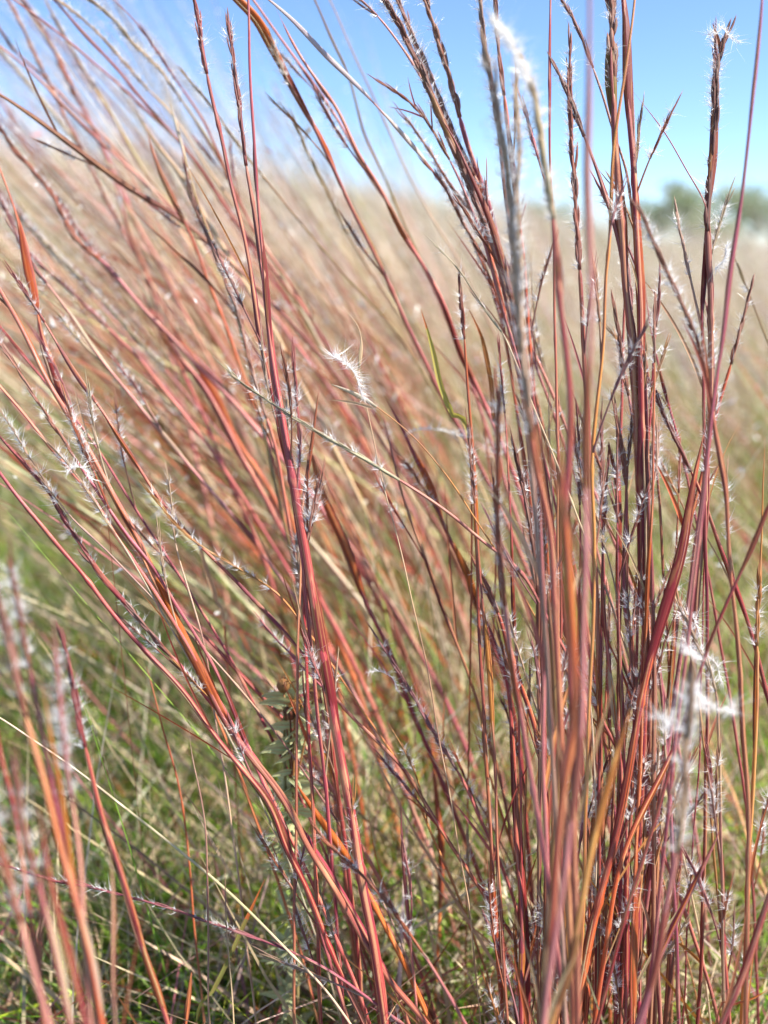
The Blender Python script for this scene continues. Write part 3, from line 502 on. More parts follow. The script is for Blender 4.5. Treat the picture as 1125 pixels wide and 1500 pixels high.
def add_sheath(Pw, t, ya, yb, pal, wpx, root, rng, d_mid, name='leaf_sheath'):
    """Pw: (n,5) path rows x,y,z,px-y,depth going from tip to base."""
    y = Pw[:, 3]
    idx = np.where((y >= ya) & (y <= yb))[0]
    if len(idx) < 4: return None
    Q = Pw[idx, :3][::-1]                      # base -> tip
    n = len(Q); u = np.linspace(0, 1, n)
    w_ = wpx * Pw[idx, 4].mean() / FPX / 2
    prof = np.interp(u, [0, .12, .35, .62, .85, 1], [.42, .72, .98, .82, .42, .08])
    T, A, B = frames(Q)
    ph = rng.random() * 6.28
    off = (A * math.cos(ph) + B * math.sin(ph)) * (w_ * .22) * np.sin(u * 3.14)[:, None]
    mb = MB()
    tube(mb, Q + off, w_ * prof, 14, v0=rng.random() * 3, flat=rng.uniform(.45, .7), phase=ph, groove=.13)
    # overlapping free margin of the wrapped sheath: a thin raised edge
    m_off = (A * math.cos(ph + 1.2) + B * math.sin(ph + 1.2)) * (w_ * .72 * prof)[:, None]
    me_ = MB()
    k0, k1 = int(n * rng.uniform(0, .25)), int(n * rng.uniform(.7, 1))
    if k1 - k0 > 5: tube(me_, (Q + off + m_off)[k0:k1], (w_ * rng.uniform(.14, .24) * prof)[k0:k1] * np.interp(np.linspace(0, 1, k1 - k0), [0, .1, .8, 1], [.2, 1, 1, .1]), 5, v0=.3)
    o = obj(name, mb.mesh(name, M_PALE if pal in ('silver', 'cream', 'straw', 'tan') else M_SHEATH, root.location), root, vary(pal, rng))
    if me_.n: obj('sheath_edge', me_.mesh('sheath_edge', M_SHEATH, root.location), o, vary(rng.choice(['tan', 'straw', 'orange', 'pink', 'maroon']), rng))
    return o

def side_raceme(P0, T0, root, rng, scale, fl):
    side = np.cross(T0, (0, 1, 0)); side /= np.linalg.norm(side) + 1e-9
    a = rng.choice([-1, 1]) * rng.uniform(.06, .32); L = rng.uniform(.035, .07)
    d0 = T0 * math.cos(a) + side * math.sin(a) + np.array([0, rng.normal() * .15, 0]); u = np.linspace(0, 1, 24)[:, None]
    P = P0 + d0 * u * L + side * math.copysign(1, a) * L * rng.uniform(-.2, .15) * u ** 2
    mb, hb = MB(), MB(); tube(mb, P[:12], np.linspace(.0007, .0005, 12) * scale, 5)
    seed_head(P[10:], rng, .0020 * scale, fl, mb, hb)
    o = obj('side_raceme', mb.mesh('side_raceme', M_HEAD, root.location), root, vary(rng.choice(['brown', 'rust', 'tan', 'mauve', 'amber']), rng))
    if hb.n: obj('seed_silk', hb.mesh('seed_silk', M_HAIR, root.location), o)
def add_leaf(P0, T0, L, wd, col, root, rng, ang=None, name='leaf_blade', droop=.3):
    side = np.cross(T0, (0, 1, 0)); side /= np.linalg.norm(side) + 1e-9
    a = rng.uniform(-.3, .3) if ang is None else ang
    d0 = T0 * math.cos(a) + side * math.sin(a) + np.array([0, rng.normal() * .12, 0])
    n = 14; u = np.linspace(0, 1, n)[:, None]
    P = P0 + d0 * u * L + side * (math.copysign(1, a) * L * droop * .35) * u ** 2.2 + np.array([0, 0, -1]) * L * droop * .2 * u ** 2
    mb = MB(); blade(mb, P, wd * np.interp(u[:, 0], [0, .2, .6, 1], [.7, 1, .75, .06]), .55, v0=rng.random())
    return obj(name, mb.mesh(name, M_LEAF, root.location), root, vary(col, rng))

def build_trace(line, q):
    pts, ks, wpx, pal, ex, label = [s.strip() for s in line.split('|')][:6]
    group = line.split('|')[6] if line.count('|') > 5 else None
    rng = np.random.default_rng(1000 + q)
    P2 = [tuple(map(float, p.split(','))) for p in pts.split()]
    kt, kb = map(float, ks.split()); wpx = float(wpx)
    fat = 1.15 if (.9 < kt < 1.15 and 'glossy rose' not in label) else 1.0; wpx *= fat
    P2 = [list(p) for p in P2]
    x0, y0 = P2[0]
    toks = [e.strip() for e in ex.split(';') if e.strip()]
    if y0 < 8 or x0 < 3 or x0 > 1120:          # goes on beyond the frame
        dx, dy = P2[0][0] - P2[1][0], P2[0][1] - P2[1][1]
        L = math.hypot(dx, dy); P2.insert(0, [x0 + dx / L * 110 - 6, y0 + dy / L * 110])
    n = len(P2)
    rows = []
    for i, (x, y) in enumerate(P2):
        k = kt + (kb - kt) * i / (n - 1)
        d = min(FOCUS * k, d_ground(y) * .93)
        p = at(x, y, d); rows.append([*p, y, d])
    rows = np.array(rows)
    # on down to the soil, out of sight or among the other stems
    P, T = rows[-1, :3], rows[-1, :3] - rows[-2, :3]; T /= np.linalg.norm(T)
    z0 = P[2]; h = T[:2] / max(.25, -T[2]); disp = h * z0 * .55
    m = np.linalg.norm(disp)
    if m > .22: disp *= .22 / m
    B = np.array([P[0] + disp[0], P[1] + disp[1], 0]); B[2] = float(terrain(B[0], B[1])) - .01
    C1 = P + T * min(z0 * .5, .5 * np.linalg.norm(B - P))
    ext = []
    for u in (.3, .6, 1.0):
        e = (1 - u) ** 2 * P + 2 * u * (1 - u) * C1 + u * u * B
        ext.append([*e, rows[-1, 3] + 300 * u, rows[-1, 4]])
    rows = np.vstack([rows, ext])
    W, s = resample(rows, .004)
    kern = np.hanning(11); kern /= kern.sum()
    W = np.column_stack([np.convolve(np.pad(W[:, c], 5, mode='reflect', reflect_type='odd'), kern, 'valid') for c in range(5)])
    # small natural waviness
    ph = rng.random(3) * 6; amp = .0003 * (1 if wpx > 3 else 1.6)
    W[:, 0] += amp * np.sin(s * 38 + ph[0]) + amp * .6 * np.sin(s * 91 + ph[1])
    W[:, 1] += amp * np.sin(s * 45 + ph[2])
    root = empty('bluestem_stalk', tuple(B), label, 'grass stalk', group)
    if 'straw lying' in label or 'pale straw slanting' in label: root.name = 'dry_straw'; root['category'] = 'straw'
    N = len(W); y = W[:, 3]
    Hs = [e for e in toks if e[0] == 'H']; fl = 1.0
    for e in toks:
        if e[0] == 'F': fl = float(e[1:])
    hy = float(Hs[0].split()[2]) if Hs else -9e9
    # culm: thickest at the base, hair-thin inside the seed head
    u = np.linspace(0, 1, N)
    r = wpx * .5 * W[:, 4] / FPX * np.interp(u, [0, .12, .5, 1], [.5, .8, 1.0, 1.1]) * .95
    tip = np.clip(s / .02, .15, 1); r = r * tip
    if Hs:
        inside = y < hy; r = np.where(inside, r * .55, r)
    Q = W[::-1]
    mb = MB(); rr = r[::-1].copy()
    # nodes: small swellings every 9-14 cm
    ss = (s[-1] - s)[::-1]
    t = rng.uniform(.03, .09)
    while t < s[-1] - .08:
        rr *= 1 + .42 * np.exp(-((ss - t) / .0028) ** 2); t += rng.uniform(.09, .14)
    tube(mb, Q[:, :3], rr, 8, v0=rng.random() * 5)
    obj('stem', mb.mesh('stem', M_PALE if pal in ('silver', 'cream', 'straw') else M_CULM, B), root, vary(pal, rng))
    n_s = 0
    for e in toks:
        f = e.split()
        if f[0] == 'S':
            add_sheath(W, s, float(f[1]), float(f[2]), f[3], float(f[4]) * fat, root, rng, 0); n_s += 1
        elif f[0] == 'L':
            i = int(np.argmin(np.abs(y - float(f[1]))))
            tt = W[max(0, i - 2), :3] - W[min(N - 1, i + 2), :3]; tt /= np.linalg.norm(tt)
            add_leaf(W[i, :3], tt, float(f[2]) * W[i, 4] / FPX, wpx * .55 * W[i, 4] / FPX, pal, root, rng, ang=.45 * float(f[3]))
    for e in Hs:
        f = e.split(); a, b_ = float(f[1]), float(f[2])
        idx = np.where((y >= a) & (y <= b_))[0]
        if len(idx) < 5: continue
        Qh = W[idx, :3][::-1]
        mb, hb = MB(), MB()
        wd = wpx * W[idx, 4].mean() / FPX * 1.12
        seed_head(Qh, rng, wd, fl, mb, hb)
        hcol = {'crimson': 'maroon', 'magenta': 'maroon', 'purple': 'brown', 'mauve': 'rust', 'grey': 'tan', 'rose': 'mauve', 'pink': 'mauve', 'straw': 'straw', 'rust': 'brown', }.get(pal, pal)
        for e2 in toks:
            if e2[0] == 'C': hcol = e2.split()[1]
        hd = obj('seed_head', mb.mesh('seed_head', M_HEAD, B), root, vary(hcol, rng))
        if hb.n: obj('seed_silk', hb.mesh('seed_silk', M_HAIR, B), hd)
    # a couple of slim leaf blades held close along the stem
    if wpx >= 5 and 'NOB' not in ex:
        for j in range(rng.integers(1, 4)):
            i = int(rng.uniform(.25, .8) * N)
            if y[i] < hy + 20: continue
            tt = W[max(0, i - 2), :3] - W[min(N - 1, i + 2), :3]; tt /= np.linalg.norm(tt)
            add_leaf(W[i, :3], tt, rng.uniform(.03, .10), rng.uniform(.0010, .0022), rng.choice(['tan', 'amber', 'rust', 'crimson', 'straw', 'brown', 'mauve']), root, rng,
                     ang=rng.choice([-1, 1]) * rng.uniform(.04, .30), droop=rng.uniform(.05, .5))
    if .9 < kt < 1.2 and wpx >= 4 and 'NOB' not in ex:
        for j in range(int(rng.integers(2, 5))):
            i = int(rng.uniform(.08, .62) * N)
            if y[i] < hy + 40 or y[i] < 60: continue
            tt = W[max(0, i - 2), :3] - W[min(N - 1, i + 2), :3]; tt /= np.linalg.norm(tt)
            side_raceme(W[i, :3], tt, root, rng, rng.uniform(.7, 1.1), rng.uniform(.6, 2.4))
    return root, W

# the silky tuft above the pale husk in the middle
def silk_tuft(root, pts, k, rng, n, L0, L1, out, name='silk_tuft'):
    P = np.array([at(x, y, FOCUS * k) for x, y in pts]); Q, t = resample(P, .0006)
    T, A, B = frames(Q)
    hb = MB(); i = rng.integers(0, len(Q), n)
    cen = Q.mean(0) - np.array(out) * .01
    o = Q[i] - cen; o /= np.linalg.norm(o, axis=1)[:, None]
    d = o * .9 + T[i] * rng.uniform(-.2, .7, (n, 1)) + rng.normal(size=(n, 3)) * .6
    hairs(hb, Q[i], d, rng.uniform(L0, L1, n) * np.abs(rng.normal(size=n) * .35 + .8), .00011, rng, .5)
    tube(hb, Q, .00014, 5)
    return obj(name, hb.mesh(name, M_HAIR, root.location), root)

# slim stalks packed between the traced ones of the upright clump
_rf = random.Random(12); TRACES = list(TRACES)
for _i in range(N_FILL):
    xb = _rf.uniform(735, 960); xt = xb + (xb - 850) * _rf.uniform(.1, .9) + _rf.uniform(-45, 35); yt = _rf.choice([_rf.uniform(330, 700), _rf.uniform(600, 1000)])
    pl, s1 = [('crimson', 'maroon'), ('rust', 'orange'), ('amber', 'tan'), ('maroon', 'rust'), ('magenta', 'crimson'), ('brown', 'amber')][_i % 6]
    pp = ' '.join('%.0f,%.0f' % (xt + (xb - xt) * u + 7 * math.sin(u * 5 + _i) * (1 - u), yt + (1500 - yt) * u) for u in (0, .15, .3, .5, .7, .85, 1))
    kk = _rf.uniform(.97, 1.12); ya = yt + _rf.uniform(200, 320)
    TRACES.append('%s|%.2f %.2f|%.1f|%s|H %.0f %.0f;F %.1f;S %.0f %.0f %s %.0f;S %.0f 1500 %s %.0f|slim %s stalk with %s sheath, %s, %s of the dense upright clump|slim stalks packed into the upright clump' % (
        pp, kk, kk * .96, _rf.uniform(3, 5), pl, yt, yt + _rf.uniform(70, 150), _rf.uniform(.5, 2), ya, ya + _rf.uniform(180, 320), s1, _rf.uniform(5, 8), max(ya + 250, 1180), pl, _rf.uniform(6, 9), pl, s1, 'tall' if yt < 480 else 'middling' if yt < 680 else 'low' if yt < 850 else 'very low', 'outermost left' if xb < 790 else 'left half' if xb < 850 else 'right half' if xb < 905 else 'outermost right'))
roots = {}
for q, line in enumerate(TRACES):
    root, W = build_trace(line, q)
    roots[q] = (root, W)
    lab = root['label']; rg = np.random.default_rng(50 + q)
    if 'carrying the silky tuft' in lab:
        silk_tuft(root, [(484, 520), (500, 528), (514, 540), (523, 555), (528, 570), (533, 583)], .98, rg, 420, .003, .0085, (.0, 0, 0))
        add_leaf(at(548, 598, FOCUS * .98), np.array([-.86, 0, .35]), .026, .0018, 'cream', root, rg, ang=.02)
    if 'lone tall dark head' in lab or 'splayed tip standing' in lab:
        silk_tuft(root, [(1040, 55), (1044, 46), (1050, 50), (1058, 42), (1068, 52), (1084, 62)], .99, rg, 90, .003, .008, (0, 0, 0))
        silk_tuft(root, [(1048, 392), (1056, 385), (1062, 375), (1064, 360)], .99, rg, 170, .003, .008, (.5, 0, -.4))
    if 'curled silk tip' in lab:
        silk_tuft(root, [(540, 985), (552, 983), (566, 987), (577, 996), (580, 1010)], 1.04, rg, 160, .002, .005, (0, 0, 0))
    if 'bushy white-silked' in lab:
        for pp in ([(990, 905), (1000, 898), (1012, 902), (1020, 915), (1024, 930)], [(1035, 960), (1045, 968), (1052, 980), (1056, 1000)], [(1000, 935), (1008, 945), (1018, 960)]):
            silk_tuft(root, pp, .99, rg, 170, .003, .008, (0, 0, 0))
    if 'big blurred near head with white tufts' in lab:
        for (cx, cy, m) in ((978, 1056, 3), (1040, 1038, 3), (1020, 1020, 2), (1062, 1046, 2), (1000, 1075, 2), (1018, 960, 2), (1006, 1130, 1)):
            for _ in range(m):
                a = rg.uniform(.2, 2.6); L = rg.uniform(9, 20); x, y = cx + rg.normal() * 7, cy + rg.normal() * 7
                pp = [(x + math.cos(a + .5 * t) * L * t, y - math.sin(a + .5 * t) * L * t) for t in (0, .35, .7, 1.0)]
                silk_tuft(root, pp, .74 + rg.normal() * .01, rg, 70, .003, .007, (0, 0, 0))
    if 'with white fluffy top' in lab:
        silk_tuft(root, [(728, 40), (745, 60), (755, 85), (768, 110)], .70, rg, 600, .003, .008, (0, 0, 0))
    if 'below a silk tuft' in lab:
        silk_tuft(root, [(600, 632), (625, 628), (655, 632), (680, 640)], .8, rg, 120, .002, .006, (0, 0, 0))
    if 'greyish silky wisp' in lab or 'pale feathery wisp' in lab:
        silk_tuft(root, [(100, 690), (112, 684), (124, 688), (132, 700)], .97, rg, 90, .003, .007, (0, 0, 0))

# ------------------------------------------------------------------ single flat blades standing out by colour
def flat_blade(pts, k, wpx, cols, label, q):
    rng = np.random.default_rng(q)
    P = np.array([at(x, y, min(FOCUS * k, d_ground(y) * .93)) for x, y in pts])
    base = P[-1].copy(); base[2] = -.005; base[:2] += (P[-1, :2] - P[-2, :2]) * .8
    P = np.vstack([P, (P[-1] + base) / 2 + np.array([0, 0, .01]), base]); Q, t = resample(P[::-1], .004)
    root = empty('grass_blade', tuple(base), label, 'grass blade')
    n = len(Q); L_up = np.linalg.norm(np.diff(P[:-2], axis=0), axis=1).sum(); f0 = max(0.02, 1 - L_up / t[-1])
    u = np.linspace(0, 1, n); j0 = int(n * f0); c = max(j0 + 3, int(n * (f0 + (1 - f0) * cols[2])))
    wd = wpx * FOCUS * k / FPX * np.interp(u, [0, f0, f0 + (1 - f0) * .25, f0 + (1 - f0) * .7, 1], [.3, .4, 1, .95, .05])
    for nm, a, b, col in (('blade_sheath', 0, j0 + 1, 'brown'), ('blade_base', j0, c + 1, cols[1]), ('blade_tip', c, n, cols[0])):
        if b - a < 3: continue
        mb = MB(); blade(mb, Q[a:b], wd[a:b], .5, v0=a * .004, face=(0, 1, .3)); obj(nm, mb.mesh(nm, M_LEAF, base), root, vary(col, rng, .03))
flat_blade([(616, 452), (625, 480), (634, 513), (644, 559), (655, 590), (662, 605), (690, 690)], 1.06, 8, ('orange', (.36, .42, .03), .85), 'yellow-green blade with orange tip in the sharp middle of the picture', 5)
flat_blade([(685, 449), (700, 480), (708, 502), (719, 559), (723, 609), (730, 690)], 1.12, 7, ('orange', 'amber', .8), 'orange pointed blade between the yellow-green one and the near heads', 6)
flat_blade([(388, 1288), (372, 1322), (356, 1356), (334, 1406), (313, 1448), (288, 1498)], 1.02, 7, ('orange', 'green', .72), 'bright blade turning from green to orange, leaning right at lower left', 7)
flat_blade([(281, 785), (292, 800), (305, 840), (318, 880), (330, 930)], 1.25, 8, ('tan', 'tan', .5), 'soft pale tan blade leaning among pink stalks, left of centre', 8)
flat_blade([(395, 850), (408, 890), (425, 930), (440, 980), (450, 1040)], 1.5, 9, ('olive', 'green', .5), 'soft yellow-green blade left of the thickest red bundle', 9)
flat_blade([(108, 560), (112, 580), (120, 610), (132, 650), (150, 700)], 1.08, 3.5, ('straw', 'straw', .5), 'narrow straw blade against the green at left edge area', 10)
flat_blade([(1125, 1450), (1100, 1462), (1075, 1470), (1050, 1490)], .95, 7, ('orange', 'rust', .5), 'short orange blade curving in at the lower right corner', 11)

# ------------------------------------------------------------------ small flowering herb behind the stalks
def herb():
    rng = np.random.default_rng(3)
    k = 1.1
    top = at(432, 1000, FOCUS * k); base = at(400, 1330, FOCUS * k); base[2] = 0
    root = empty('gone_over_aster', tuple(base), 'small grey-green leafy herb with brown spent flower buds beside the red bundle', 'herb')
    u = np.linspace(0, 1, 20)[:, None]; P = base + (top - base) * u + np.array([.006, 0, 0]) * np.sin(u * 5)
    mb = MB(); tube(mb, P, np.linspace(.0016, .0008, 20), 6); obj('stem', mb.mesh('stem', M_LEAF, base), root, (.30, .36, .14))
    def leafs(n, a, b, name, col):
        mb = MB()
        for i in range(n):
            t = rng.uniform(a, b); p = base + (top - base) * t; an = rng.random() * 6.28; L = rng.uniform(.010, .022)
            d = np.array([math.cos(an), math.sin(an), .5])
            v = np.linspace(0, 1, 6)[:, None]
            Q = p + d * v * L + np.array([0, 0, -1]) * v ** 2 * L * .4
            blade(mb, Q, L * .45 * np.interp(v[:, 0], [0, .4, 1], [.4, 1, .1]), .3)
        obj(name, mb.mesh(name, M_LEAF, base), root, col)
    leafs(190, .2, .99, 'leaves', (.52, .64, .34))
    for (bx, by, col) in ((425, 1045, (.10, .05, .03)), (460, 1018, (.50, .28, .08)), (415, 1005, (.30, .16, .05)), (432, 1035, (.60, .30, .08))):
        c = at(bx, by, FOCUS * k); mb = MB()
        Q = c + np.array([0, 0, 1]) * np.linspace(-.004, .004, 6)[:, None]
        tube(mb, Q, .004 * np.array([.4, .8, 1, 1, .85, .5]), 8)
        n = 40; d = rng.normal(size=(n, 3)); d[:, 2] = abs(d[:, 2]) + .3
        hairs(mb, np.repeat(c[None], n, 0), d, .007, .0005, rng, .3)
        st = np.linspace(0, 1, 6)[:, None]; a0 = base + (top - base) * .8
        tube(mb, a0 + (c - a0) * st, .0006, 5)
        obj('flower_bud', mb.mesh('flower_bud', M_LEAF, base), root, col)
herb()

# ------------------------------------------------------------------ softer stalks standing behind: prototypes, then copies of thing and parts
def proto(q, cols, label, lean, head_f):
    rng = np.random.default_rng(q)
    H = rng.uniform(.82, 1.0); n = 70; u = np.linspace(0, 1, n)
    bend = rng.uniform(1.05, 1.5)
    P = np.stack([-lean * H * u ** bend + .006 * np.sin(u * 9 + q), .05 * H * u ** 2 * rng.normal(), H * (u - .12 * lean * u ** 2.4)], 1)
    root = empty('bluestem_stalk', (0, 0, 0), label, 'grass stalk', 'soft bluestem stalks crowding behind the sharp ones')
    wd = rng.uniform(.0022, .0033)
    mb = MB(); tube(mb, P, wd * .5 * np.linspace(1.1, .45, n), 6, v0=rng.random() * 4); obj('stem', mb.mesh('stem', M_CULM), root, vary(cols[0], rng))
    W = np.column_stack([P, -u * 1000, np.full(n, 1.0)])[::-1]
    for (a, b) in ((rng.uniform(.08, .14), rng.uniform(.26, .36)), (rng.uniform(.36, .42), rng.uniform(.55, .66))):
        add_sheath(W, None, -b * 1000, -a * 1000, cols[1] if a < .3 else cols[2], rng.uniform(.0042, .0070) * FPX, root, rng, 0)
    for j in range(2):
        i = int(rng.uniform(.2, .6) * n); tt = P[i + 1] - P[i]; tt /= np.linalg.norm(tt)
        add_leaf(P[i], tt, rng.uniform(.08, .2), rng.uniform(.0018, .0032), rng.choice([cols[1], 'tan', 'rust']), root, rng, ang=rng.choice([-1, 1]) * rng.uniform(.1, .4))
    mb, hb = MB(), MB(); seed_head(P[int(n * rng.uniform(.66, .78)):], rng, wd * 1.4, head_f, mb, hb)
    hd = obj('seed_head', mb.mesh('seed_head', M_HEAD), root, vary(cols[3], rng)); obj('seed_silk', hb.mesh('seed_silk', M_HAIR), hd)
    return root
protos = [
 proto(11, ('rose', 'rust', 'pink', 'mauve'), 'soft rose stalk with rust lower sheath, slanting among many behind the sharp ones', .55, 1.4),
 proto(12, ('pink', 'rose', 'cream', 'tan'), 'soft pale pink stalk with cream upper sheath, slanting among many behind the sharp ones', .62, 2.2),
 proto(13, ('crimson', 'orange', 'magenta', 'maroon'), 'soft crimson stalk with orange lower sheath, slanting among many behind the sharp ones', .48, 1.2),
 proto(14, ('mauve', 'tan', 'mauve', 'brown'), 'soft mauve stalk with tan lower sheath, slanting among many behind the sharp ones', .60, 1.8),
 proto(15, ('tan', 'straw', 'pink', 'straw'), 'soft straw-coloured stalk, slanting among many behind the sharp ones', .5, 2.2),
 proto(16, ('olive', 'amber', 'olive', 'tan'), 'soft olive and amber stalk, slanting among many behind the sharp ones', .45, 1.5),
 proto(17, ('magenta', 'maroon', 'rose', 'brown'), 'soft magenta stalk with maroon lower sheath, slanting among many behind the sharp ones', .38, 1.2),
 proto(18, ('brown', 'rust', 'tan', 'brown'), 'soft brown stalk with rust lower sheath, slanting among many behind the sharp ones', .52, 1.2),
]
def place_label(o, x, y):
    px = 562.5 + x / y * FPX
    o['label'] = o['label'].split(', slanting')[0].split(', rooted')[0] + ', rooted ' + ('close' if y < 1.05 else 'farther' if y < 1.5 else 'far') + ' behind the ' + (
        'green grass at left' if px < 420 else 'thickest red bundle' if px < 640 else 'upright clump' if px < 900 else 'lone dark head')
def copy_thing(o, loc, rz, sc_):
    r = o.copy(); COL.objects.link(r); r.location = loc; r.rotation_euler = (0, 0, rz); r.scale = (sc_,) * 3
    for ch in list(o.children):
        c = ch.copy(); COL.objects.link(c); c.parent = r
        for g in ch.children:
            d = g.copy(); COL.objects.link(d); d.parent = c
    return r
rm = np.random.default_rng(77)
spots = []
while len(spots) < N_MID:
    y = rm.uniform(.70, 2.1); x = rm.uniform(-1.3, 1.5)
    px = 562.5 + x / y * FPX * 1.05
    if y < 1.15 and not (430 < px < 1300): continue
    if y >= 1.15 and not ((330 < px < 1500) or (y > 1.35 and px > -300 and rm.random() < .7)): continue
    if px > 860 and rm.random() < .72: continue
    # bunches: stalks rise from shared tussocks
    spots.append((x, y))
used = set()
for i, (x, y) in enumerate(spots):
    p = protos[i % len(protos)]
    rz = rm.normal() * .38
    if y < 1.25: rz = min(rz, .05)
    s_ = rm.uniform(.82, 1.12) * (.66 if x / y > .2 else 1); loc = (x, y, float(terrain(x, y)) - .005)
    if p.name in used: place_label(copy_thing(p, loc, rz, s_), x, y)
    else: used.add(p.name); p.location = loc; p.rotation_euler = (0, 0, rz); p.scale = (s_,) * 3; place_label(p, x, y)

# ------------------------------------------------------------------ meadow, ground grass and thatch (nobody could count them)
def strips(mb_list, base, disp, bow, width, segs, rng, taper=True):
    """vectorised blades: base (N,3) + disp (N,3) with a sideways bow; returns verts, faces"""
    N = len(base); u = np.linspace(0, 1, segs + 1)
    P = base[:, None] + disp[:, None] * u[None, :, None] + bow[:, None] * (u ** 2)[None, :, None]
    side = np.cross(disp, rng.normal(size=(N, 3)) * [.6, 1.0, .2]); side /= np.linalg.norm(side, axis=1)[:, None] + 1e-9
    prof = (1 - u ** 2 * .93) if taper else np.ones_like(u)
    S = side[:, None] * width[:, None, None] * .5 * prof[None, :, None]
    V = np.stack([P - S, P + S], 2).reshape(N * (segs + 1) * 2, 3)
    i = np.arange(N)[:, None] * (segs + 1) * 2 + np.arange(segs)[None] * 2
    F = np.stack([i, i + 1, i + 3, i + 2], -1).reshape(-1, 4)
    return V, F
def tinted(name, parts, mat, label, cat):
    mb = MB(); C = []
    for V, F, c in parts:
        mb.add(V, F, np.zeros((len(V), 2))); C.append(c)
    me = mb.mesh(name, mat, smooth=False)
    a = me.color_attributes.new('tint', 'FLOAT_COLOR', 'POINT')
    C = np.concatenate(C); a.data.foreach_set('color', np.column_stack([C, np.ones(len(C))]).astype('f').ravel())
    o = obj(name, me); o['kind'] = 'stuff'; o['label'] = label; o['category'] = cat
    return o
def pick(rng, N, names, wts, per, amp=.18):
    c = np.array([PAL[x] if isinstance(x, str) else x for x in names]); i = rng.choice(len(names), N, p=np.array(wts) / sum(wts))
    c = c[i] * (1 + rng.normal(size=(N, 1)) * amp) * (1 + rng.normal(size=(N, 3)) * amp * .3)
    return np.repeat(np.clip(c, .01, .9), per, 0)

def meadow():
    rng = np.random.default_rng(5); parts = []
    for (y0, y1, N, wd, sg) in ((.66, 1.15, 1500, .0021, 7), (.8, 1.9, 2800, .0022, 7), (1.7, 5, 11000, .0026, 6), (5, 14, 9000, .005, 4), (14, 60, 15000, .017, 3)):
        y = y0 + (y1 - y0) * rng.random(N) ** .75; x = y * rng.uniform(-.62, .75, N) + rng.uniform(-.5, .8, N)
        # tussocks
        x += .10 * np.round(rng.normal(size=N)); keep = np.ones(N, bool)
        if y0 < 2: keep = ~((x < -.15 * y) & (y < 2.6) & (rng.random(N) < .75))
        if y0 < 1: keep = (x > -.14 * y) & ((x < .24 * y) | (rng.random(N) < .3)) & ((y0 > .7) | ((x < .3 * y) & (x > -.02 * y)))
        x, y = x[keep], y[keep]; n = len(x)
        b = np.stack([x, y, terrain(x, y)], 1)
        h = rng.uniform(.55, .95, n) * (.9 + .15 * np.sin(x * 2.1 + y)) * (.86 if y0 < 1 else np.interp(x / y, [-.2, .15, .35], [1.42, 1.2, 1.0]) if y0 < 5 else 1) * (1 + (.35 if y0 < 5 else .95) * rng.random(n) ** 3.5)
        lean = rng.uniform(.12, .6, n) + (.15 if y0 < 1 else 0)
        disp = np.stack([-lean * h, rng.normal(size=n) * .12, h], 1); disp *= np.where(x > .28 * y, .8, 1.0)[:, None]; bow = np.stack([-lean * h * .35, rng.normal(size=n) * .05, -h * .1], 1)
        V, F = strips(None, b, disp, bow, rng.uniform(.7, 1.5, n) * wd, sg, rng)
        parts.append((V, F, pick(rng, n, ['tan', 'straw', 'pink' if y0 < 1 else (.68, .47, .42), (.50, .30, .28), 'cream', 'rust', 'olive', (.36, .38, .12), 'crimson'], [4, 7, 4, 1, 2, 6, 4, 4, 5] if y0 < 1 else ([2.5, 8, 5, 1.6, 8, .5, 1.2, 3, .5] if y0 < 5 else [2, 8, 4, 1, 10, .2, 1, 3, .1]), (sg + 1) * 2)))
        # pale seed fluff near the tips
        m = n * (3 if y0 < 1 else 9 if y0 < 14 else 3); j = rng.integers(0, n, m); u = rng.uniform(.62, 1.0, m)[:, None]
        c = b[j] + disp[j] * u + bow[j] * u ** 2
        d = rng.normal(size=(m, 3)); d /= np.linalg.norm(d, axis=1)[:, None]; L = rng.uniform(1.6, 4.5, m) * max(wd, .0028)
        V, F = strips(None, c, d * L[:, None], np.zeros((m, 3)), L * .3, 1, rng)
        parts.append((V, F, pick(rng, m, ['cream', (.90, .86, .83), 'pink'], [2, 6, 1], 4, .08)))
        # leafy undergrowth
        m = n * 2; j = rng.integers(0, n, m); bb = b[j] + rng.normal(size=(m, 3)) * [.06, .06, 0]; bb[:, 2] = terrain(bb[:, 0], bb[:, 1])
        h = rng.uniform(.12, .45, m)
        V, F = strips(None, bb, np.stack([rng.normal(size=m) * .12 - .06, rng.normal(size=m) * .1, h], 1), rng.normal(size=(m, 3)) * .05, rng.uniform(1, 2, m) * wd * 1.2, 3, rng)
        parts.append((V, F, pick(rng, m, ['straw', 'tan', (.28, .32, .08), (.18, .28, .06), 'cream'], [4, 2, 4, 3, 2], 8)))
    tinted('meadow_grass', parts, M_FIELD, 'blurred tan and pinkish meadow grass rising to the skyline', 'grass')
meadow()

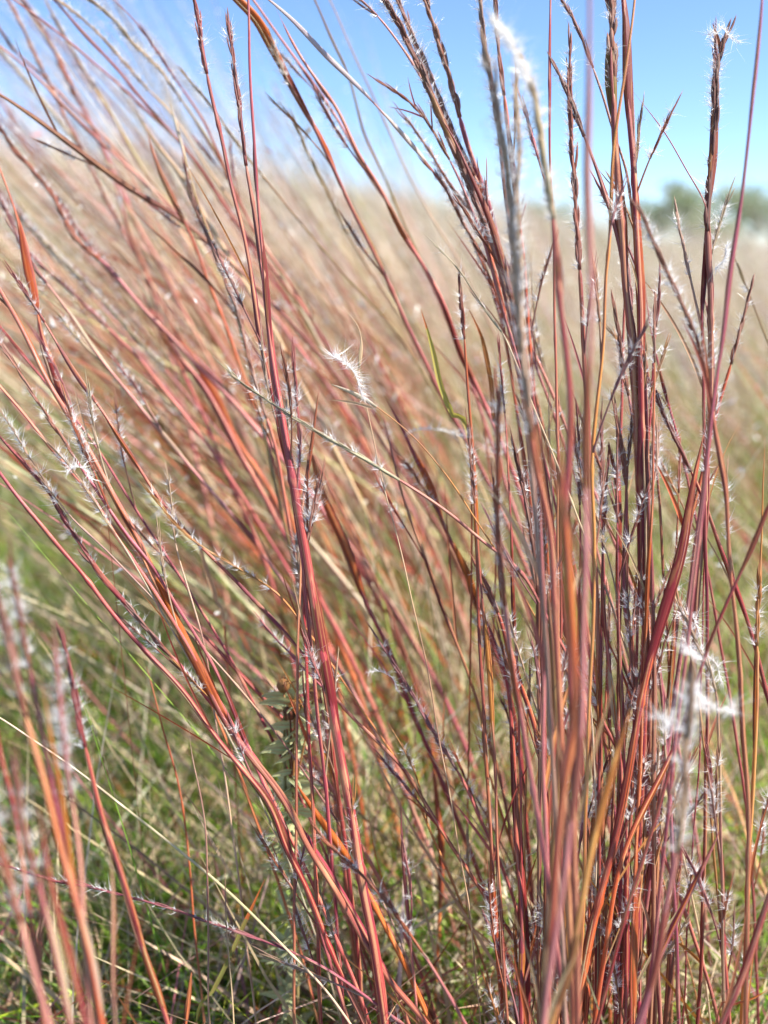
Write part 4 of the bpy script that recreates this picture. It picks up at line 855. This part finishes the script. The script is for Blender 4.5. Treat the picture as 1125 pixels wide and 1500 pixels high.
def wedge(rng, N, y0, y1, pw, lim=(-.56, .62)):
    y = y0 + (y1 - y0) * rng.random(N) ** pw; x = y * rng.uniform(lim[0], lim[1], N) + rng.uniform(-.12, .2, N)
    return x, y
def greens():
    rng = np.random.default_rng(8); parts = []
    N = 62000; x, y = wedge(rng, N, .38, 4.5, 1.5)
    pat = np.sin(x * 17 + 3 * np.sin(y * 9)) * np.cos(y * 13 + 2 * np.sin(x * 7)); keep = pat + rng.normal(size=N) * .5 > -.2
    x, y = x[keep], y[keep]; n = len(x)
    b = np.stack([x, y, terrain(x, y)], 1); h = rng.uniform(.06, .24, n) * np.interp(y, [.5, 1.2, 2.5], [.9, 1.3, 1.6])
    d = np.stack([rng.normal(size=n) * .36 - .12, rng.normal(size=n) * .33, np.ones(n)], 1) * h[:, None]
    bow = np.stack([rng.normal(size=n) * .4, rng.normal(size=n) * .4, -np.abs(rng.normal(size=n)) * .45], 1) * h[:, None]
    V, F = strips(None, b, d, bow, rng.uniform(.0016, .0042, n), 4, rng)
    parts.append((V, F, pick(rng, n, [(.13, .29, .02), (.25, .44, .03), (.40, .52, .05), (.06, .13, .015), 'olive', (.46, .46, .18), 'straw'], [4, 5, 3, 2, 1, 1.6, 1.6], 10, .2)))
    N = 5200; x, y = wedge(rng, N, .5, 3.2, 1.3); bb = np.stack([x, y, terrain(x, y)], 1); h = rng.uniform(.10, .34, N)
    V, F = strips(None, bb, np.stack([rng.normal(size=N) * .30 - .2, rng.normal(size=N) * .25, np.ones(N)], 1) * h[:, None], rng.normal(size=(N, 3)) * .25 * h[:, None], rng.uniform(.001, .0022, N), 4, rng)
    parts.append((V, F, pick(rng, N, ['straw', 'cream', 'tan', (.34, .44, .08), (.22, .36, .05)], [5, 3, 2, 4, 4], 10, .15)))
    tinted('green_grass', parts, M_GREEN, 'short green grass growing under and between the stalks', 'grass')
    parts = []
    N = 10000; x, y = wedge(rng, N, .38, 3.0, 1.4)
    b = np.stack([x, y, terrain(x, y) + rng.uniform(0, .12, N)], 1); a = rng.random(N) * 6.28; L = rng.uniform(.04, .2, N)
    d = np.stack([np.cos(a), np.sin(a), rng.uniform(-.1, 1.4, N)], 1) * L[:, None]
    V, F = strips(None, b, d, rng.normal(size=(N, 3)) * L[:, None] * .15, rng.uniform(.0012, .0034, N), 3, rng)
    parts.append((V, F, pick(rng, N, ['straw', 'tan', 'cream', 'grey', 'brown', 'amber', 'mauve'], [5, 5, 2.0, 3, 1.5, .6, 1], 8)))
    # small grey-green leaves of low herbs
    N = 9000; c = rng.integers(0, 90, N); cx, cy = wedge(rng, 90, .5, 1.5, 1.0, (-.5, .5))
    p = np.stack([cx[c], cy[c], np.zeros(N)], 1) + rng.normal(size=(N, 3)) * [.025, .025, 0]; p[:, 2] = terrain(p[:, 0], p[:, 1]) + rng.uniform(.0, .11, N)
    d = rng.normal(size=(N, 3)); d[:, 2] = abs(d[:, 2]) * .6; d /= np.linalg.norm(d, axis=1)[:, None]; L = rng.uniform(.004, .011, N)
    V, F = strips(None, p, d * L[:, None], np.zeros((N, 3)), L * .5, 2, rng)
    parts.append((V, F, pick(rng, N, [(.34, .38, .24), (.46, .46, .34), (.20, .26, .12), 'mauve'], [3, 3, 3, 1], 6)))
    tinted('dry_thatch', parts, M_FIELD, 'dry straw litter and low greyish herbs over the ground', 'thatch')
greens()

# ------------------------------------------------------------------ distant trees
def tree(px, py_top, dist, wd, label, q):
    rng = np.random.default_rng(q)
    r_ = ray(px, 370); p = np.array([r_[0] / r_[1] * dist, dist]); z0 = float(terrain(*p)) - .1
    v = (py_top - 750) / FPX; ztop = CAM_H + (-SP - v * CP) / (CP - v * SP) * dist
    Ht = ztop - z0
    root = empty('broadleaf_tree', (p[0], p[1], z0), label, 'tree')
    u = np.linspace(0, 1, 10)[:, None]
    mb = MB(); tube(mb, np.array([0, 0, 0]) + np.array([.2, 0, Ht * .75]) * u, np.linspace(.22, .05, 10), 8)
    tips = []
    for i in range(9):
        a = rng.random() * 6.28; z = rng.uniform(.25, .6) * Ht; L = rng.uniform(.5, 1) * wd * .42
        e = np.array([math.cos(a) * L, math.sin(a) * L, rng.uniform(.1, .35) * Ht])
        Q = np.array([.1, 0, z]) + e * u + np.array([0, 0, .2]) * np.sin(u * 3)
        tube(mb, Q, np.linspace(.08, .02, 10), 5); tips.append(Q[-1])
    obj('trunk', mb.mesh('trunk', plain('bark_%d' % q, (.16, .13, .10), .9)), root)
    N = 1700; cen = [np.array([rng.normal() * wd * .24, rng.normal() * wd * .24, Ht * rng.uniform(.35, .9)]) for _ in range(13)] + tips
    c = np.array(cen)[rng.integers(0, len(cen), N)]
    P = c + rng.normal(size=(N, 3)) * wd * .085; P[:, 2] = np.minimum(P[:, 2], Ht * (1 + rng.normal(size=N) * .02))
    d = rng.normal(size=(N, 3)); d /= np.linalg.norm(d, axis=1)[:, None]
    V, F = strips(None, P, d * .22, np.zeros((N, 3)), np.full(N, .16), 2, rng)
    mb = MB(); mb.add(V, F, np.zeros((len(V), 2))); me = mb.mesh('crown', M_TREE, smooth=False)
    a = me.color_attributes.new('tint', 'FLOAT_COLOR', 'POINT'); C = pick(rng, N, [(.26, .36, .18), (.36, .42, .22), (.46, .48, .30), (.50, .45, .36)], [4, 3, 3, 2], 6)
    a.data.foreach_set('color', np.column_stack([C, np.ones(len(C))]).astype('f').ravel())
    obj('crown', me, root)
tree(1000, 268, 55, 4.0, 'blurred green tree on the skyline just left of the smooth near stalk', 1)
tree(1098, 262, 58, 4.6, 'blurred olive tree on the skyline at the right edge', 2)
tree(1180, 285, 55, 5.0, 'dark green tree on the skyline, partly outside the right edge', 3)
tree(938, 292, 62, 3.2, 'small dark tree on the skyline behind the straight crimson stalk', 4)
tree(1045, 318, 50, 3.6, 'low bushy tree on the skyline between two taller blurred ones', 5)
tree(800, 296, 75, 4.5, 'faint far tree on the skyline behind the near blurred heads', 6)
